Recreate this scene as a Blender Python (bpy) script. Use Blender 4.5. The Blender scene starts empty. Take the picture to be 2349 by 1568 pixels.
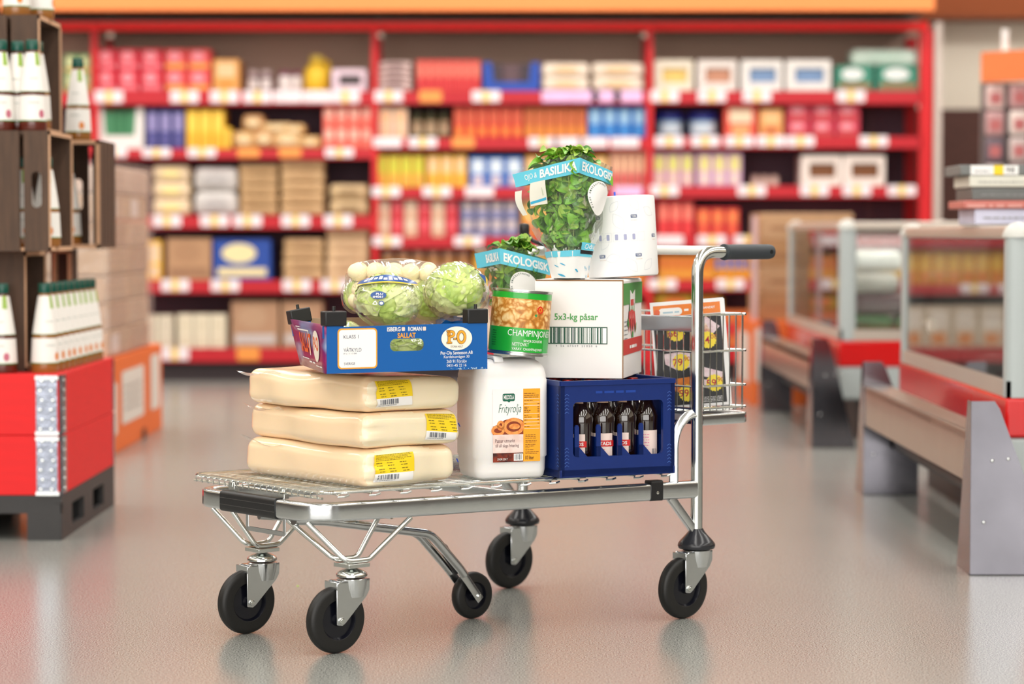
import bpy, bmesh, math, random
from math import sin, cos, pi, radians, sqrt, atan, atan2, tan
from mathutils import Vector, Matrix, noise

random.seed(7)
SC = bpy.context.scene
COL = SC.collection

# ------------------------------------------------------------------ camera
F = 85.0 / 36.0 * 2349.0
CAMH = 1.03
PITCH = atan((784 - 530) / F)
cd = bpy.data.cameras.new('camera')
cam = bpy.data.objects.new('camera', cd)
COL.objects.link(cam)
cam.location = (0, 0, CAMH)
cam.rotation_euler = (pi / 2 - PITCH, 0, 0)
cd.lens = 85
cd.sensor_width = 36
cd.sensor_fit = 'HORIZONTAL'
cd.clip_start = 0.05
cd.clip_end = 200
cd.dof.use_dof = True
cd.dof.focus_distance = 6.12
cd.dof.aperture_fstop = 2.0
SC.camera = cam

# ------------------------------------------------------------------ world, lights, exposure
w = bpy.data.worlds.new('store_air')
SC.world = w
w.use_nodes = True
wb = w.node_tree.nodes['Background']
wb.inputs[0].default_value = (1.0, 0.955, 0.90, 1)
wb.inputs[1].default_value = 0.3
SC.view_settings.view_transform = 'Standard'
SC.view_settings.look = 'None'
SC.view_settings.gamma = 1.0
SC.view_settings.use_curve_mapping = False
SC.view_settings.exposure = 0.12


def area(name, loc, rot, sx, sy, power, col=(1, 0.97, 0.93)):
    l = bpy.data.lights.new(name, 'AREA')
    l.shape = 'RECTANGLE'
    l.size = sx
    l.size_y = sy
    l.energy = power
    l.color = col
    o = bpy.data.objects.new(name, l)
    o.location = loc
    o.rotation_euler = rot
    COL.objects.link(o)
    return o


for x in (-6.0, -3.0, 0.0, 3.0, 6.0):
    area('ceiling_tube_light', (x, 6.0, 4.75), (0, 0, 0), 0.5, 20.0, 285)
for x in (-4.5, 0.0, 4.5):
    area('rack_fill_light', (x, 13.6, 4.6), (radians(38), 0, 0), 4.2, 0.5, 66)  # tilted fill lamps added to brighten the racking
# soft fill added behind the camera to light the upright fronts
area('front_fill_light', (-1.5, -5.5, 2.4), (radians(86), 0, 0), 13, 4.0, 610, (1.0, 0.975, 0.94))


# ------------------------------------------------------------------ pixel helpers
def ray(px, py):
    x = (px - 1174.5) / F
    y = (784 - py) / F
    cp, sp = cos(PITCH), sin(PITCH)
    return x, cp + y * sp, -sp + y * cp


def atY(px, py, Y):
    r = ray(px, py)
    t = Y / r[1]
    return Vector((r[0] * t, Y, CAMH + r[2] * t))


def atZ(px, py, z):
    r = ray(px, py)
    t = (z - CAMH) / r[2]
    return Vector((r[0] * t, r[1] * t, z))


# ------------------------------------------------------------------ materials
def lin(c):
    return tuple(((v / 255.0) / 12.92 if v <= 10 else (((v / 255.0) + 0.055) / 1.055) ** 2.4) for v in c)


MC = {}


def mat(name, c, rough=0.5, metal=0.0, var=0.06, scale=30.0, bump=0.0, bscale=60.0, coat=0.0, sss=0.0, spec=0.5, emit=0.0, aniso=None, c2=None):
    if name in MC:
        return MC[name]
    m = bpy.data.materials.new(name)
    m.use_nodes = True
    nt = m.node_tree
    b = nt.nodes['Principled BSDF']
    col = lin(c) + (1,)
    b.inputs['Roughness'].default_value = rough
    b.inputs['Metallic'].default_value = metal
    b.inputs['Coat Weight'].default_value = coat
    b.inputs['Coat Roughness'].default_value = 0.08
    b.inputs['Specular IOR Level'].default_value = spec
    if sss:
        b.inputs['Subsurface Weight'].default_value = sss
        b.inputs['Subsurface Radius'].default_value = (0.02, 0.012, 0.006)
        b.inputs['Subsurface Scale'].default_value = 1.0
    tc = nt.nodes.new('ShaderNodeTexCoord')
    n = nt.nodes.new('ShaderNodeTexNoise')
    n.inputs['Scale'].default_value = scale
    n.inputs['Detail'].default_value = 4
    mp = nt.nodes.new('ShaderNodeMapping')
    nt.links.new(tc.outputs['Object'], mp.inputs[0])
    nt.links.new(mp.outputs[0], n.inputs['Vector'])
    if aniso:
        mp.inputs['Scale'].default_value = aniso
    mx = nt.nodes.new('ShaderNodeMix')
    mx.data_type = 'RGBA'
    if c2 is None:
        k = 1 - var * 2
        k2 = 1 + var * 0.6
        mx.inputs[6].default_value = (col[0] * k, col[1] * k, col[2] * k, 1)
        mx.inputs[7].default_value = (min(1, col[0] * k2), min(1, col[1] * k2), min(1, col[2] * k2), 1)
        nt.links.new(n.outputs[0], mx.inputs[0])
    else:
        rp = nt.nodes.new('ShaderNodeValToRGB')
        rp.color_ramp.elements[0].position = 0.38
        rp.color_ramp.elements[1].position = 0.62
        nt.links.new(n.outputs[0], rp.inputs[0])
        nt.links.new(rp.outputs[0], mx.inputs[0])
        mx.inputs[6].default_value = col
        mx.inputs[7].default_value = lin(c2) + (1,)
    nt.links.new(mx.outputs[2], b.inputs['Base Color'])
    if emit:
        nt.links.new(mx.outputs[2], b.inputs['Emission Color'])
        b.inputs['Emission Strength'].default_value = emit
    if bump:
        n2 = nt.nodes.new('ShaderNodeTexNoise')
        n2.inputs['Scale'].default_value = bscale
        n2.inputs['Detail'].default_value = 3
        nt.links.new(tc.outputs['Object'], n2.inputs['Vector'])
        bp = nt.nodes.new('ShaderNodeBump')
        bp.inputs['Strength'].default_value = bump
        bp.inputs['Distance'].default_value = 0.004
        nt.links.new(n2.outputs[0], bp.inputs['Height'])
        nt.links.new(bp.outputs[0], b.inputs['Normal'])
    MC[name] = m
    return m


def film(name='clear_film', base=0.05, tint=(255, 255, 255), haze=0.05, bscale=22, bump=0.9, rough=0.07, edge=0.5):
    if name in MC:
        return MC[name]
    m = bpy.data.materials.new(name)
    m.use_nodes = True
    nt = m.node_tree
    nt.nodes.clear()
    out = nt.nodes.new('ShaderNodeOutputMaterial')
    tr = nt.nodes.new('ShaderNodeBsdfTransparent')
    gl = nt.nodes.new('ShaderNodeBsdfGlossy')
    gl.inputs['Roughness'].default_value = rough
    df = nt.nodes.new('ShaderNodeBsdfDiffuse')
    df.inputs[0].default_value = lin(tint) + (1,)
    tr.inputs[0].default_value = tuple(0.5 + 0.5 * v for v in lin(tint)) + (1,)
    lw = nt.nodes.new('ShaderNodeFresnel')
    lw.inputs[0].default_value = 1.45
    ma = nt.nodes.new('ShaderNodeMath')
    ma.operation = 'MULTIPLY_ADD'
    ma.inputs[1].default_value = edge
    ma.inputs[2].default_value = base
    ma.use_clamp = True
    nt.links.new(lw.outputs[0], ma.inputs[0])
    if bump:
        tc = nt.nodes.new('ShaderNodeTexCoord')
        n2 = nt.nodes.new('ShaderNodeTexNoise')
        n2.inputs['Scale'].default_value = bscale
        n2.inputs['Detail'].default_value = 3
        n2.inputs['Distortion'].default_value = 1.2
        nt.links.new(tc.outputs['Object'], n2.inputs['Vector'])
        bp = nt.nodes.new('ShaderNodeBump')
        bp.inputs['Strength'].default_value = bump
        bp.inputs['Distance'].default_value = 0.02
        nt.links.new(n2.outputs[0], bp.inputs['Height'])
        nt.links.new(bp.outputs[0], gl.inputs['Normal'])
        nt.links.new(bp.outputs[0], lw.inputs['Normal'])
    m1 = nt.nodes.new('ShaderNodeMixShader')
    m1.inputs[0].default_value = haze
    nt.links.new(tr.outputs[0], m1.inputs[1])
    nt.links.new(df.outputs[0], m1.inputs[2])
    m2 = nt.nodes.new('ShaderNodeMixShader')
    nt.links.new(ma.outputs[0], m2.inputs[0])
    nt.links.new(m1.outputs[0], m2.inputs[1])
    nt.links.new(gl.outputs[0], m2.inputs[2])
    nt.links.new(m2.outputs[0], out.inputs[0])
    MC[name] = m
    return m


# ------------------------------------------------------------------ objects
WM = {}


def thing(name, label, cat, loc=(0, 0, 0), rz=0.0, group=None, rot=None):
    o = bpy.data.objects.new(name, None)
    o.empty_display_size = 0.05
    COL.objects.link(o)
    o.location = loc
    o.rotation_euler = rot if rot else (0, 0, rz)
    o['label'] = label
    o['category'] = cat
    if group:
        o['group'] = group
    from mathutils import Euler
    WM[o.name] = Matrix.Translation(Vector(loc)) @ Euler(o.rotation_euler).to_matrix().to_4x4()
    return o


def tag(o, label, cat, group=None, kind=None):
    o['label'] = label
    if cat:
        o['category'] = cat
    if group:
        o['group'] = group
    if kind:
        o['kind'] = kind
    return o


def copy_tree(o, parent=None):
    c = o.copy()
    COL.objects.link(c)
    c.parent = parent
    for ch in list(o.children):
        copy_tree(ch, c)
    return c


def frame(o, xd, yd):
    xd = Vector(xd).normalized()
    yd = Vector(yd).normalized()
    z = xd.cross(yd).normalized()
    m = Matrix((xd, yd, z)).transposed().to_4x4()
    m.translation = Vector(o)
    return m


TX = {}


def textdata(s, bold=0.0, serif=False):
    k = (s, bold)
    if k in TX:
        return TX[k]
    cu = bpy.data.curves.new('t', 'FONT')
    cu.body = s
    cu.size = 1
    cu.offset = bold
    cu.resolution_u = 3
    ob = bpy.data.objects.new('t', cu)
    COL.objects.link(ob)
    bpy.context.view_layer.update()
    me = bpy.data.meshes.new_from_object(ob)
    vs = [v.co.copy() for v in me.vertices]
    fs = [tuple(p.vertices) for p in me.polygons]
    bpy.data.objects.remove(ob)
    bpy.data.curves.remove(cu)
    bpy.data.meshes.remove(me)
    x0 = min(v.x for v in vs); x1 = max(v.x for v in vs)
    y0 = min(v.y for v in vs); y1 = max(v.y for v in vs)
    r = ([((v.x - x0) / (x1 - x0), (v.y - y0) / (y1 - y0)) for v in vs], fs, (x1 - x0), (y1 - y0))
    TX[k] = r
    return r


def fillet(pts, r, n=6, closed=False):
    pts = [Vector(p) for p in pts]
    out = []
    N = len(pts)
    for i, p in enumerate(pts):
        if not closed and i in (0, N - 1):
            out.append(p)
            continue
        rr = r[i] if isinstance(r, (list, tuple)) else r
        a = pts[(i - 1) % N] - p
        b = pts[(i + 1) % N] - p
        la, lb = a.length, b.length
        a.normalize(); b.normalize()
        ang = a.angle(b, pi)
        if rr <= 0 or ang > pi - 0.02:
            out.append(p)
            continue
        d = min(rr / tan(ang / 2), la * 0.49, lb * 0.49)
        p0 = p + a * d
        p1 = p + b * d
        for k in range(n + 1):
            t = k / n
            out.append(p0 * (1 - t) ** 2 + p * 2 * t * (1 - t) + p1 * t * t)
    return out


class MB:
    def __init__(self, T=None):
        self.V = []; self.Fc = []; self.Mi = []; self.mats = []
        self.T = T

    def mi(self, m):
        if m not in self.mats:
            self.mats.append(m)
        return self.mats.index(m)

    def v(self, p):
        T = self.T
        if T is None:
            q = Vector(p)
        elif isinstance(T, Matrix):
            q = T @ Vector(p)
        else:
            q = Vector(T(*p))
        self.V.append(q)
        return len(self.V) - 1

    def f(self, idx, m):
        self.Fc.append(tuple(idx)); self.Mi.append(self.mi(m))

    def box(self, x0, y0, z0, x1, y1, z1, m):
        i = [self.v((x, y, z)) for z in (z0, z1) for y in (y0, y1) for x in (x0, x1)]
        for q in ((0, 2, 3, 1), (4, 5, 7, 6), (0, 1, 5, 4), (2, 6, 7, 3), (0, 4, 6, 2), (1, 3, 7, 5)):
            self.f([i[k] for k in q], m)
        return self

    def cbox(self, c, s, m):
        return self.box(c[0] - s[0] / 2, c[1] - s[1] / 2, c[2] - s[2] / 2, c[0] + s[0] / 2, c[1] + s[1] / 2, c[2] + s[2] / 2, m)

    def prism(self, pts, z0, z1, m, axis='z'):
        f = {'z': lambda a, b, c: (a, b, c), 'y': lambda a, b, c: (a, c, b), 'x': lambda a, b, c: (c, a, b)}[axis]
        n = len(pts)
        a = [self.v(f(p[0], p[1], z0)) for p in pts]
        b = [self.v(f(p[0], p[1], z1)) for p in pts]
        self.f(a[::-1], m); self.f(b, m)
        for k in range(n):
            self.f((a[k], a[(k + 1) % n], b[(k + 1) % n], b[k]), m)
        return self

    def sweep(self, path, prof, m, closed=False, up=None, caps=True, scales=None):
        path = [Vector(p) for p in path]
        N = len(path)
        rings = []
        prev = None
        for i, p in enumerate(path):
            if closed:
                t = (path[(i + 1) % N] - path[i - 1]).normalized()
            else:
                t = (path[min(i + 1, N - 1)] - path[max(i - 1, 0)]).normalized()
            if up is not None:
                s = t.cross(Vector(up)).normalized()
                u = s.cross(t).normalized()
            else:
                if prev is None:
                    h = Vector((0, 0, 1)) if abs(t.z) < 0.9 else Vector((1, 0, 0))
                    u = (h - t * h.dot(t)).normalized()
                else:
                    u = (prev - t * prev.dot(t)).normalized()
                prev = u
                s = t.cross(u)
            k = scales[i] if scales else 1
            rings.append([self.v(p + s * a * k + u * b * k) for a, b in prof])
        n = len(prof)
        R = N if closed else N - 1
        for i in range(R):
            a = rings[i]; b = rings[(i + 1) % N]
            for j in range(n):
                self.f((a[j], a[(j + 1) % n], b[(j + 1) % n], b[j]), m)
        if caps and not closed:
            self.f(rings[0][::-1], m); self.f(rings[-1], m)
        return self

    def tube(self, path, r, m, seg=10, closed=False, caps=True, scales=None):
        return self.sweep(path, [(r * cos(2 * pi * k / seg), r * sin(2 * pi * k / seg)) for k in range(seg)], m, closed, None, caps, scales)

    def lathe(self, prof, m, seg=32, c=(0, 0, 0), axis='z', mf=None):
        rings = []
        for (r, h) in prof:
            if r < 1e-6:
                rings.append([self.v(self._ax(0, 0, h, c, axis))])
            else:
                rings.append([self.v(self._ax(r * cos(2 * pi * k / seg), r * sin(2 * pi * k / seg), h, c, axis)) for k in range(seg)])
        for i in range(len(rings) - 1):
            a, b = rings[i], rings[i + 1]
            mm = mf[i] if mf else m
            for k in range(seg):
                k2 = (k + 1) % seg
                if len(a) == 1 and len(b) == 1:
                    continue
                if len(a) == 1:
                    self.f((a[0], b[k2], b[k]), mm)
                elif len(b) == 1:
                    self.f((a[k], a[k2], b[0]), mm)
                else:
                    self.f((a[k], a[k2], b[k2], b[k]), mm)
        return self

    def _ax(self, x, y, h, c, axis):
        if axis == 'z':
            return (c[0] + x, c[1] + y, c[2] + h)
        if axis == 'y':
            return (c[0] + x, c[1] + h, c[2] + y)
        return (c[0] + h, c[1] + x, c[2] + y)

    def grid(self, fn, nu, nv, m, wrap=False):
        I = [[self.v(fn(i / nu, j / nv)) for j in range(nv + 1)] for i in range(nu if wrap else nu + 1)]
        for i in range(nu):
            for j in range(nv):
                i2 = (i + 1) % nu if wrap else i + 1
                self.f((I[i][j], I[i2][j], I[i2][j + 1], I[i][j + 1]), m)
        return self

    def rect(self, x0, y0, x1, y1, m, z=0.0, nx=1, ny=1):
        return self.grid(lambda u, v: (x0 + (x1 - x0) * u, y0 + (y1 - y0) * v, z), nx, ny, m)

    def poly(self, pts, m, z=0.0):
        self.f([self.v((p[0], p[1], z)) for p in pts], m)
        return self

    def ell(self, cx, cy, rx, ry, m, z=0.0, n=32):
        return self.poly([(cx + rx * cos(2 * pi * k / n), cy + ry * sin(2 * pi * k / n)) for k in range(n)], m, z)

    def ring(self, cx, cy, rx, ry, w, m, z=0.0, n=32):
        a = [self.v((cx + rx * cos(2 * pi * k / n), cy + ry * sin(2 * pi * k / n), z)) for k in range(n)]
        b = [self.v((cx + (rx - w) * cos(2 * pi * k / n), cy + (ry - w) * sin(2 * pi * k / n), z)) for k in range(n)]
        for k in range(n):
            self.f((a[k], a[(k + 1) % n], b[(k + 1) % n], b[k]), m)
        return self

    def rrect(self, x0, y0, x1, y1, r, m, z=0.0):
        return self.poly(rr(x0, y0, x1, y1, r), m, z)

    def text(self, s, x0, y0, w, h, m, z=0.0006, bold=0.0, shear=0.0, fn=None):
        vs, fs, tw, th = textdata(s, bold)
        if h is None:
            h = w * th / tw
        if w is None:
            w = h * tw / th
        if fn:
            idx = [self.v(fn(x0 + a * w + b * h * shear, y0 + b * h, z)) for a, b in vs]
        else:
            idx = [self.v((x0 + a * w + b * h * shear, y0 + b * h, z)) for a, b in vs]
        for q in fs:
            self.f([idx[k] for k in q], m)
        return self

    def bars(self, x0, y0, x1, y1, m, seed=1, z=0.0006, n=24):
        rnd = random.Random(seed)
        ws = [rnd.choice((1, 1, 2, 3)) for _ in range(n * 2)]
        tot = sum(ws)
        x = x0
        for i, q in enumerate(ws):
            d = q / tot * (x1 - x0)
            if i % 2 == 0:
                self.rect(x, y0, x + d, y1, m, z)
            x += d
        return self

    def scribble(self, x0, y0, w, h, m, seed=1, z=0.0006):
        """unreadable small print: a line of little dashes"""
        rnd = random.Random(seed)
        x = x0
        while x < x0 + w:
            d = h * rnd.uniform(1.2, 4)
            self.rect(x, y0, min(x + d, x0 + w), y0 + h * 0.62, m, z)
            x += d + h * 0.6
        return self

    def build(self, name, parent=None, world=False, smooth=35, bevel=None, sub=0, solid=None, bseg=2):
        me = bpy.data.meshes.new(name)
        V = self.V
        if world and parent is not None:
            r = parent
            while r.parent:
                r = r.parent
            inv = WM[r.name].inverted()
            V = [inv @ p for p in V]
        me.from_pydata([tuple(p) for p in V], [], self.Fc)
        for m in self.mats:
            me.materials.append(m)
        me.polygons.foreach_set('material_index', self.Mi)
        if smooth:
            me.polygons.foreach_set('use_smooth', [True] * len(me.polygons))
            me.update()
            me.set_sharp_from_angle(angle=radians(smooth))
        me.update()
        o = bpy.data.objects.new(name, me)
        COL.objects.link(o)
        if parent is not None:
            o.parent = parent
        if solid:
            s = o.modifiers.new('s', 'SOLIDIFY'); s.thickness = solid; s.offset = 0
        if bevel:
            b = o.modifiers.new('b', 'BEVEL'); b.width = bevel; b.segments = bseg; b.limit_method = 'ANGLE'; b.angle_limit = radians(40)
            b.harden_normals = False
        if sub:
            s = o.modifiers.new('u', 'SUBSURF'); s.levels = sub; s.render_levels = sub
        return o


def rr(x0, y0, x1, y1, r, n=5):
    out = []
    for cx, cy, a in ((x1 - r, y1 - r, 0), (x0 + r, y1 - r, pi / 2), (x0 + r, y0 + r, pi), (x1 - r, y0 + r, 3 * pi / 2)):
        for k in range(n + 1):
            t = a + pi / 2 * k / n
            out.append((cx + r * cos(t), cy + r * sin(t)))
    return out


def plate(mb, outer, holes, th, m):
    """flat plate with holes in the local xy plane, thickness th behind z=0"""
    cu = bpy.data.curves.new('p', 'CURVE')
    cu.dimensions = '2D'
    cu.fill_mode = 'BOTH'
    cu.extrude = th / 2
    for loop in [outer] + list(holes):
        sp = cu.splines.new('POLY')
        sp.points.add(len(loop) - 1)
        for k, p in enumerate(loop):
            sp.points[k].co = (p[0], p[1], 0, 1)
        sp.use_cyclic_u = True
    ob = bpy.data.objects.new('p', cu)
    COL.objects.link(ob)
    bpy.context.view_layer.update()
    me = bpy.data.meshes.new_from_object(ob)
    idx = [mb.v((v.co.x, v.co.y, v.co.z - th / 2)) for v in me.vertices]
    for p in me.polygons:
        mb.f([idx[k] for k in p.vertices], m)
    bpy.data.objects.remove(ob); bpy.data.curves.remove(cu); bpy.data.meshes.remove(me)
    return mb


def soft_pt(x, y, z, L, W, H, r, amp, fr, seed, off=0.0):
    """a point of a box surface (centred) pushed onto the soft rounded block"""
    hx, hy, hz = L / 2, W / 2, H / 2
    q = Vector((max(-hx + r, min(hx - r, x)), max(-hy + r, min(hy - r, y)), max(-hz + r, min(hz - r, z))))
    d = Vector((x, y, z)) - q
    p = q + d.normalized() * (r + off) if d.length > 1e-9 else Vector((x, y, z))
    if amp:
        nn = noise.noise(Vector((p.x * fr + seed * 3.1, p.y * fr, p.z * fr)))
        dq = Vector((p.x / hx, p.y / hy, p.z / hz * 0.4)).normalized() * nn * amp
        p = p + Vector((dq.x, dq.y, dq.z * (0.35 if p.z > 0 else 0.1)))
    return p


def soft(mb, L, W, H, m, r=0.02, n=10, amp=0.0, fr=8.0, seed=0, c=(0, 0, 0), post=None):
    """soft rounded block, base at z=c.z"""
    def pt(x, y, z):
        p = soft_pt(x, y, z, L, W, H, r, amp, fr, seed)
        if post:
            p = post(p)
        return (p.x + c[0], p.y + c[1], p.z + H / 2 + c[2])
    hx, hy, hz = L / 2, W / 2, H / 2
    key = {}
    nx = ny = n
    nz = max(4, n // 2)

    def vid(i, j, k):
        if (i, j, k) not in key:
            def sp(t, N, h):
                s = t / N * 2 - 1
                # cluster samples near the edges
                return h * (sin(s * pi / 2) * 0.5 + s * 0.5)
            key[(i, j, k)] = mb.v(pt(sp(i, nx, hx), sp(j, ny, hy), sp(k, nz, hz)))
        return key[(i, j, k)]
    for i in range(nx):
        for j in range(ny):
            mb.f((vid(i, j, 0), vid(i, j + 1, 0), vid(i + 1, j + 1, 0), vid(i + 1, j, 0)), m)
            mb.f((vid(i, j, nz), vid(i + 1, j, nz), vid(i + 1, j + 1, nz), vid(i, j + 1, nz)), m)
    for i in range(nx):
        for k in range(nz):
            mb.f((vid(i, 0, k), vid(i + 1, 0, k), vid(i + 1, 0, k + 1), vid(i, 0, k + 1)), m)
            mb.f((vid(i, ny, k), vid(i, ny, k + 1), vid(i + 1, ny, k + 1), vid(i + 1, ny, k)), m)
    for j in range(ny):
        for k in range(nz):
            mb.f((vid(0, j, k), vid(0, j, k + 1), vid(0, j + 1, k + 1), vid(0, j + 1, k)), m)
            mb.f((vid(nx, j, k), vid(nx, j + 1, k), vid(nx, j + 1, k + 1), vid(nx, j, k + 1)), m)
    return mb


# shared materials
CH = mat('zinc_plated_steel', (214, 217, 219), 0.17, 1.0, 0.05, 14, 0.05, 40)
CHB = mat('bright_zinc_steel', (222, 225, 222), 0.16, 1.0, 0.04, 20)
GALV = mat('galvanised_sheet', (140, 138, 146), 0.12, 1.0, 0.2, 5, 0.12, 6)
BLK = mat('black_plastic', (28, 28, 30), 0.42, 0, 0.1)
RUB = mat('black_rubber', (19, 18, 17), 0.5, 0, 0.1)
GRIP = mat('charcoal_grip', (48, 54, 60), 0.55, 0, 0.06)
WHITE = mat('white_print', (245, 243, 240), 0.5, 0, 0.01)
BLACKP = mat('black_print', (25, 25, 28), 0.5, 0, 0.01)
GREYP = mat('grey_print', (95, 100, 110), 0.5, 0, 0.02)
YEL = mat('yellow_print', (250, 215, 30), 0.45, 0, 0.02)
REDP = mat('red_print', (205, 30, 30), 0.45, 0, 0.02)
CLEAR = film()

# ================================================================== THE ROOM
def floor_mat():
    m = bpy.data.materials.new('speckled_vinyl_floor')
    m.use_nodes = True
    nt = m.node_tree
    b = nt.nodes['Principled BSDF']
    tc = nt.nodes.new('ShaderNodeTexCoord')
    n = nt.nodes.new('ShaderNodeTexNoise')
    n.inputs['Scale'].default_value = 260
    n.inputs['Detail'].default_value = 3
    nt.links.new(tc.outputs['Object'], n.inputs['Vector'])
    rp = nt.nodes.new('ShaderNodeValToRGB')
    e = rp.color_ramp.elements
    e[0].position = 0.36; e[0].color = lin((82, 84, 83)) + (1,)
    e[1].position = 0.62; e[1].color = lin((178, 179, 172)) + (1,)
    nt.links.new(n.outputs[0], rp.inputs[0])
    n2 = nt.nodes.new('ShaderNodeTexNoise')
    n2.inputs['Scale'].default_value = 1.3
    n2.inputs['Detail'].default_value = 1
    nt.links.new(tc.outputs['Object'], n2.inputs['Vector'])
    mx = nt.nodes.new('ShaderNodeMix')
    mx.data_type = 'RGBA'
    mx.blend_type = 'MULTIPLY'
    mx.inputs[0].default_value = 0.12
    nt.links.new(rp.outputs[0], mx.inputs[6])
    nt.links.new(n2.outputs[0], mx.inputs[7])
    nt.links.new(rp.outputs[0], b.inputs['Base Color'])
    mr = nt.nodes.new('ShaderNodeMapRange')
    mr.inputs[3].default_value = 0.20
    mr.inputs[4].default_value = 0.27
    nt.links.new(n2.outputs[0], mr.inputs[0])
    nt.links.new(mr.outputs[0], b.inputs['Roughness'])
    b.inputs['Specular IOR Level'].default_value = 0.75
    return m


def structure(mb, name, **k):
    o = mb.build(name, **k)
    o['kind'] = 'structure'
    return o


structure(MB().box(-9, -8, -0.1, 9, 20, 0, floor_mat()), 'floor')
structure(MB().box(-9, -8, 4.9, 9, 20, 5.0, mat('white_ceiling', (235, 232, 225), 0.9)), 'ceiling')
wm = mat('cream_wall_paint', (244, 234, 216), 0.8, 0, 0.02)
structure(MB().box(-9, 18.6, 0, 9, 18.8, 4.9, wm), 'wall_back')
structure(MB().box(8.9, -4, 0, 9.1, 18.6, 4.9, wm), 'wall_right')
structure(MB().box(-9.1, -4, 0, -8.9, 18.6, 4.9, wm), 'wall_left')
structure(MB().box(-9.1, -8.2, 0, 9.1, -8.0, 4.9, mat('taupe_wall_paint', (128, 112, 102), 0.8, 0, 0.05)), 'wall_front')
dk = mat('dark_grey_reflection_band', (86, 78, 72), 0.7, 0, 0.2, 3)  # unseen dark bands on the side walls, added for the metal to reflect
structure(MB().box(8.84, -4, 0, 8.9, 18.5, 2.1, dk), 'trim_5')
structure(MB().box(-8.9, -4, 0, -8.84, 18.5, 2.1, dk), 'trim_6')

# brown brick dado on the back wall
mb = MB()
bm_ = mat('dark_brown_brick', (92, 52, 42), 0.7, 0, 0.3, 12, 0.3, 20, aniso=(1, 1, 6))
pL = atY(2150, 250, 18.5)
mb.box(2.6, 18.52, 0, 8.9, 18.6, pL.z, bm_)
structure(mb, 'trim_1')
# dark orange beam on the back wall, shade included in its colour, and the orange fascia above the racking
fz0 = atY(1174, 26, 16.4).z
fx0 = atY(100, 10, 16.4).x
fx1 = atY(2138, 10, 16.4).x
mb = MB().box(fx0 - 3, 16.3, fz0, fx1, 16.42, fz0 + 0.9, mat('orange_fascia', (248, 140, 72), 0.6, 0, 0.03, 2))
mb.box(fx0 - 3, 16.42, fz0 + 0.02, fx1, 17.4, fz0 + 0.06, mat('fascia_grey', (150, 150, 140), 0.6))
structure(mb, 'trim_2')
bz0 = atY(2200, 42, 18.3).z
mb = MB().box(fx1 - 0.4, 18.2, bz0, 8.9, 18.6, bz0 + 1.2, mat('shaded_orange_beam', (150, 72, 22), 0.7, 0, 0.05, 2))
structure(mb, 'trim_3')
# thin grey cove along the racking top
mb = MB().box(fx0 - 3, 16.7, fz0 - 0.075, fx1 - 0.03, 17.3, fz0 - 0.03, mat('fascia_grey', (150, 150, 140), 0.6))
structure(mb, 'trim_4')

# ================================================================== THE TROLLEY
U = Vector((cos(radians(40.2)), sin(radians(40.2)), 0))     # length axis, front to handle
N_ = Vector((-U.y, U.x, 0))                                   # width axis, towards the far side
CF = Vector((-0.518, 6.05, 0))                                # mid of the front swivels


def cl(a, n, z):
    return CF + U * a + N_ * n + Vector((0, 0, z))


PN = Vector((0.4934, 6.438, 0))     # near post
PF = Vector((0.030, 6.985, 0))      # far post
cart = thing('platform_trolley', 'galvanised flatbed shopping trolley on five black wheels, loaded with groceries', 'trolley', cl(0.5, 0, 0), radians(40.2))

FZ = 0.343
NFc = CF + U * -0.094 + N_ * -0.158
FFc = CF + U * -0.094 + N_ * 0.345
ov = rr(-0.0145, -0.0235, 0.0145, 0.0235, 0.008, 4)


def zz(v, z):
    return Vector((v.x, v.y, z))


# frame: one bent tube
path = fillet([zz(PN, FZ), zz(NFc, FZ), zz(FFc, FZ), zz(PF, FZ)], [0, 0.10, 0.07, 0], 10)
mb = MB().sweep(path, ov, CH, up=(0, 0, 1))
mb.sweep([cl(0.55, -0.26, FZ), cl(0.55, 0.30, FZ)], rr(-0.012, -0.012, 0.012, 0.012, 0.004), CH, up=(0, 0, 1))
mb.build('frame', cart, True)

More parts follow.
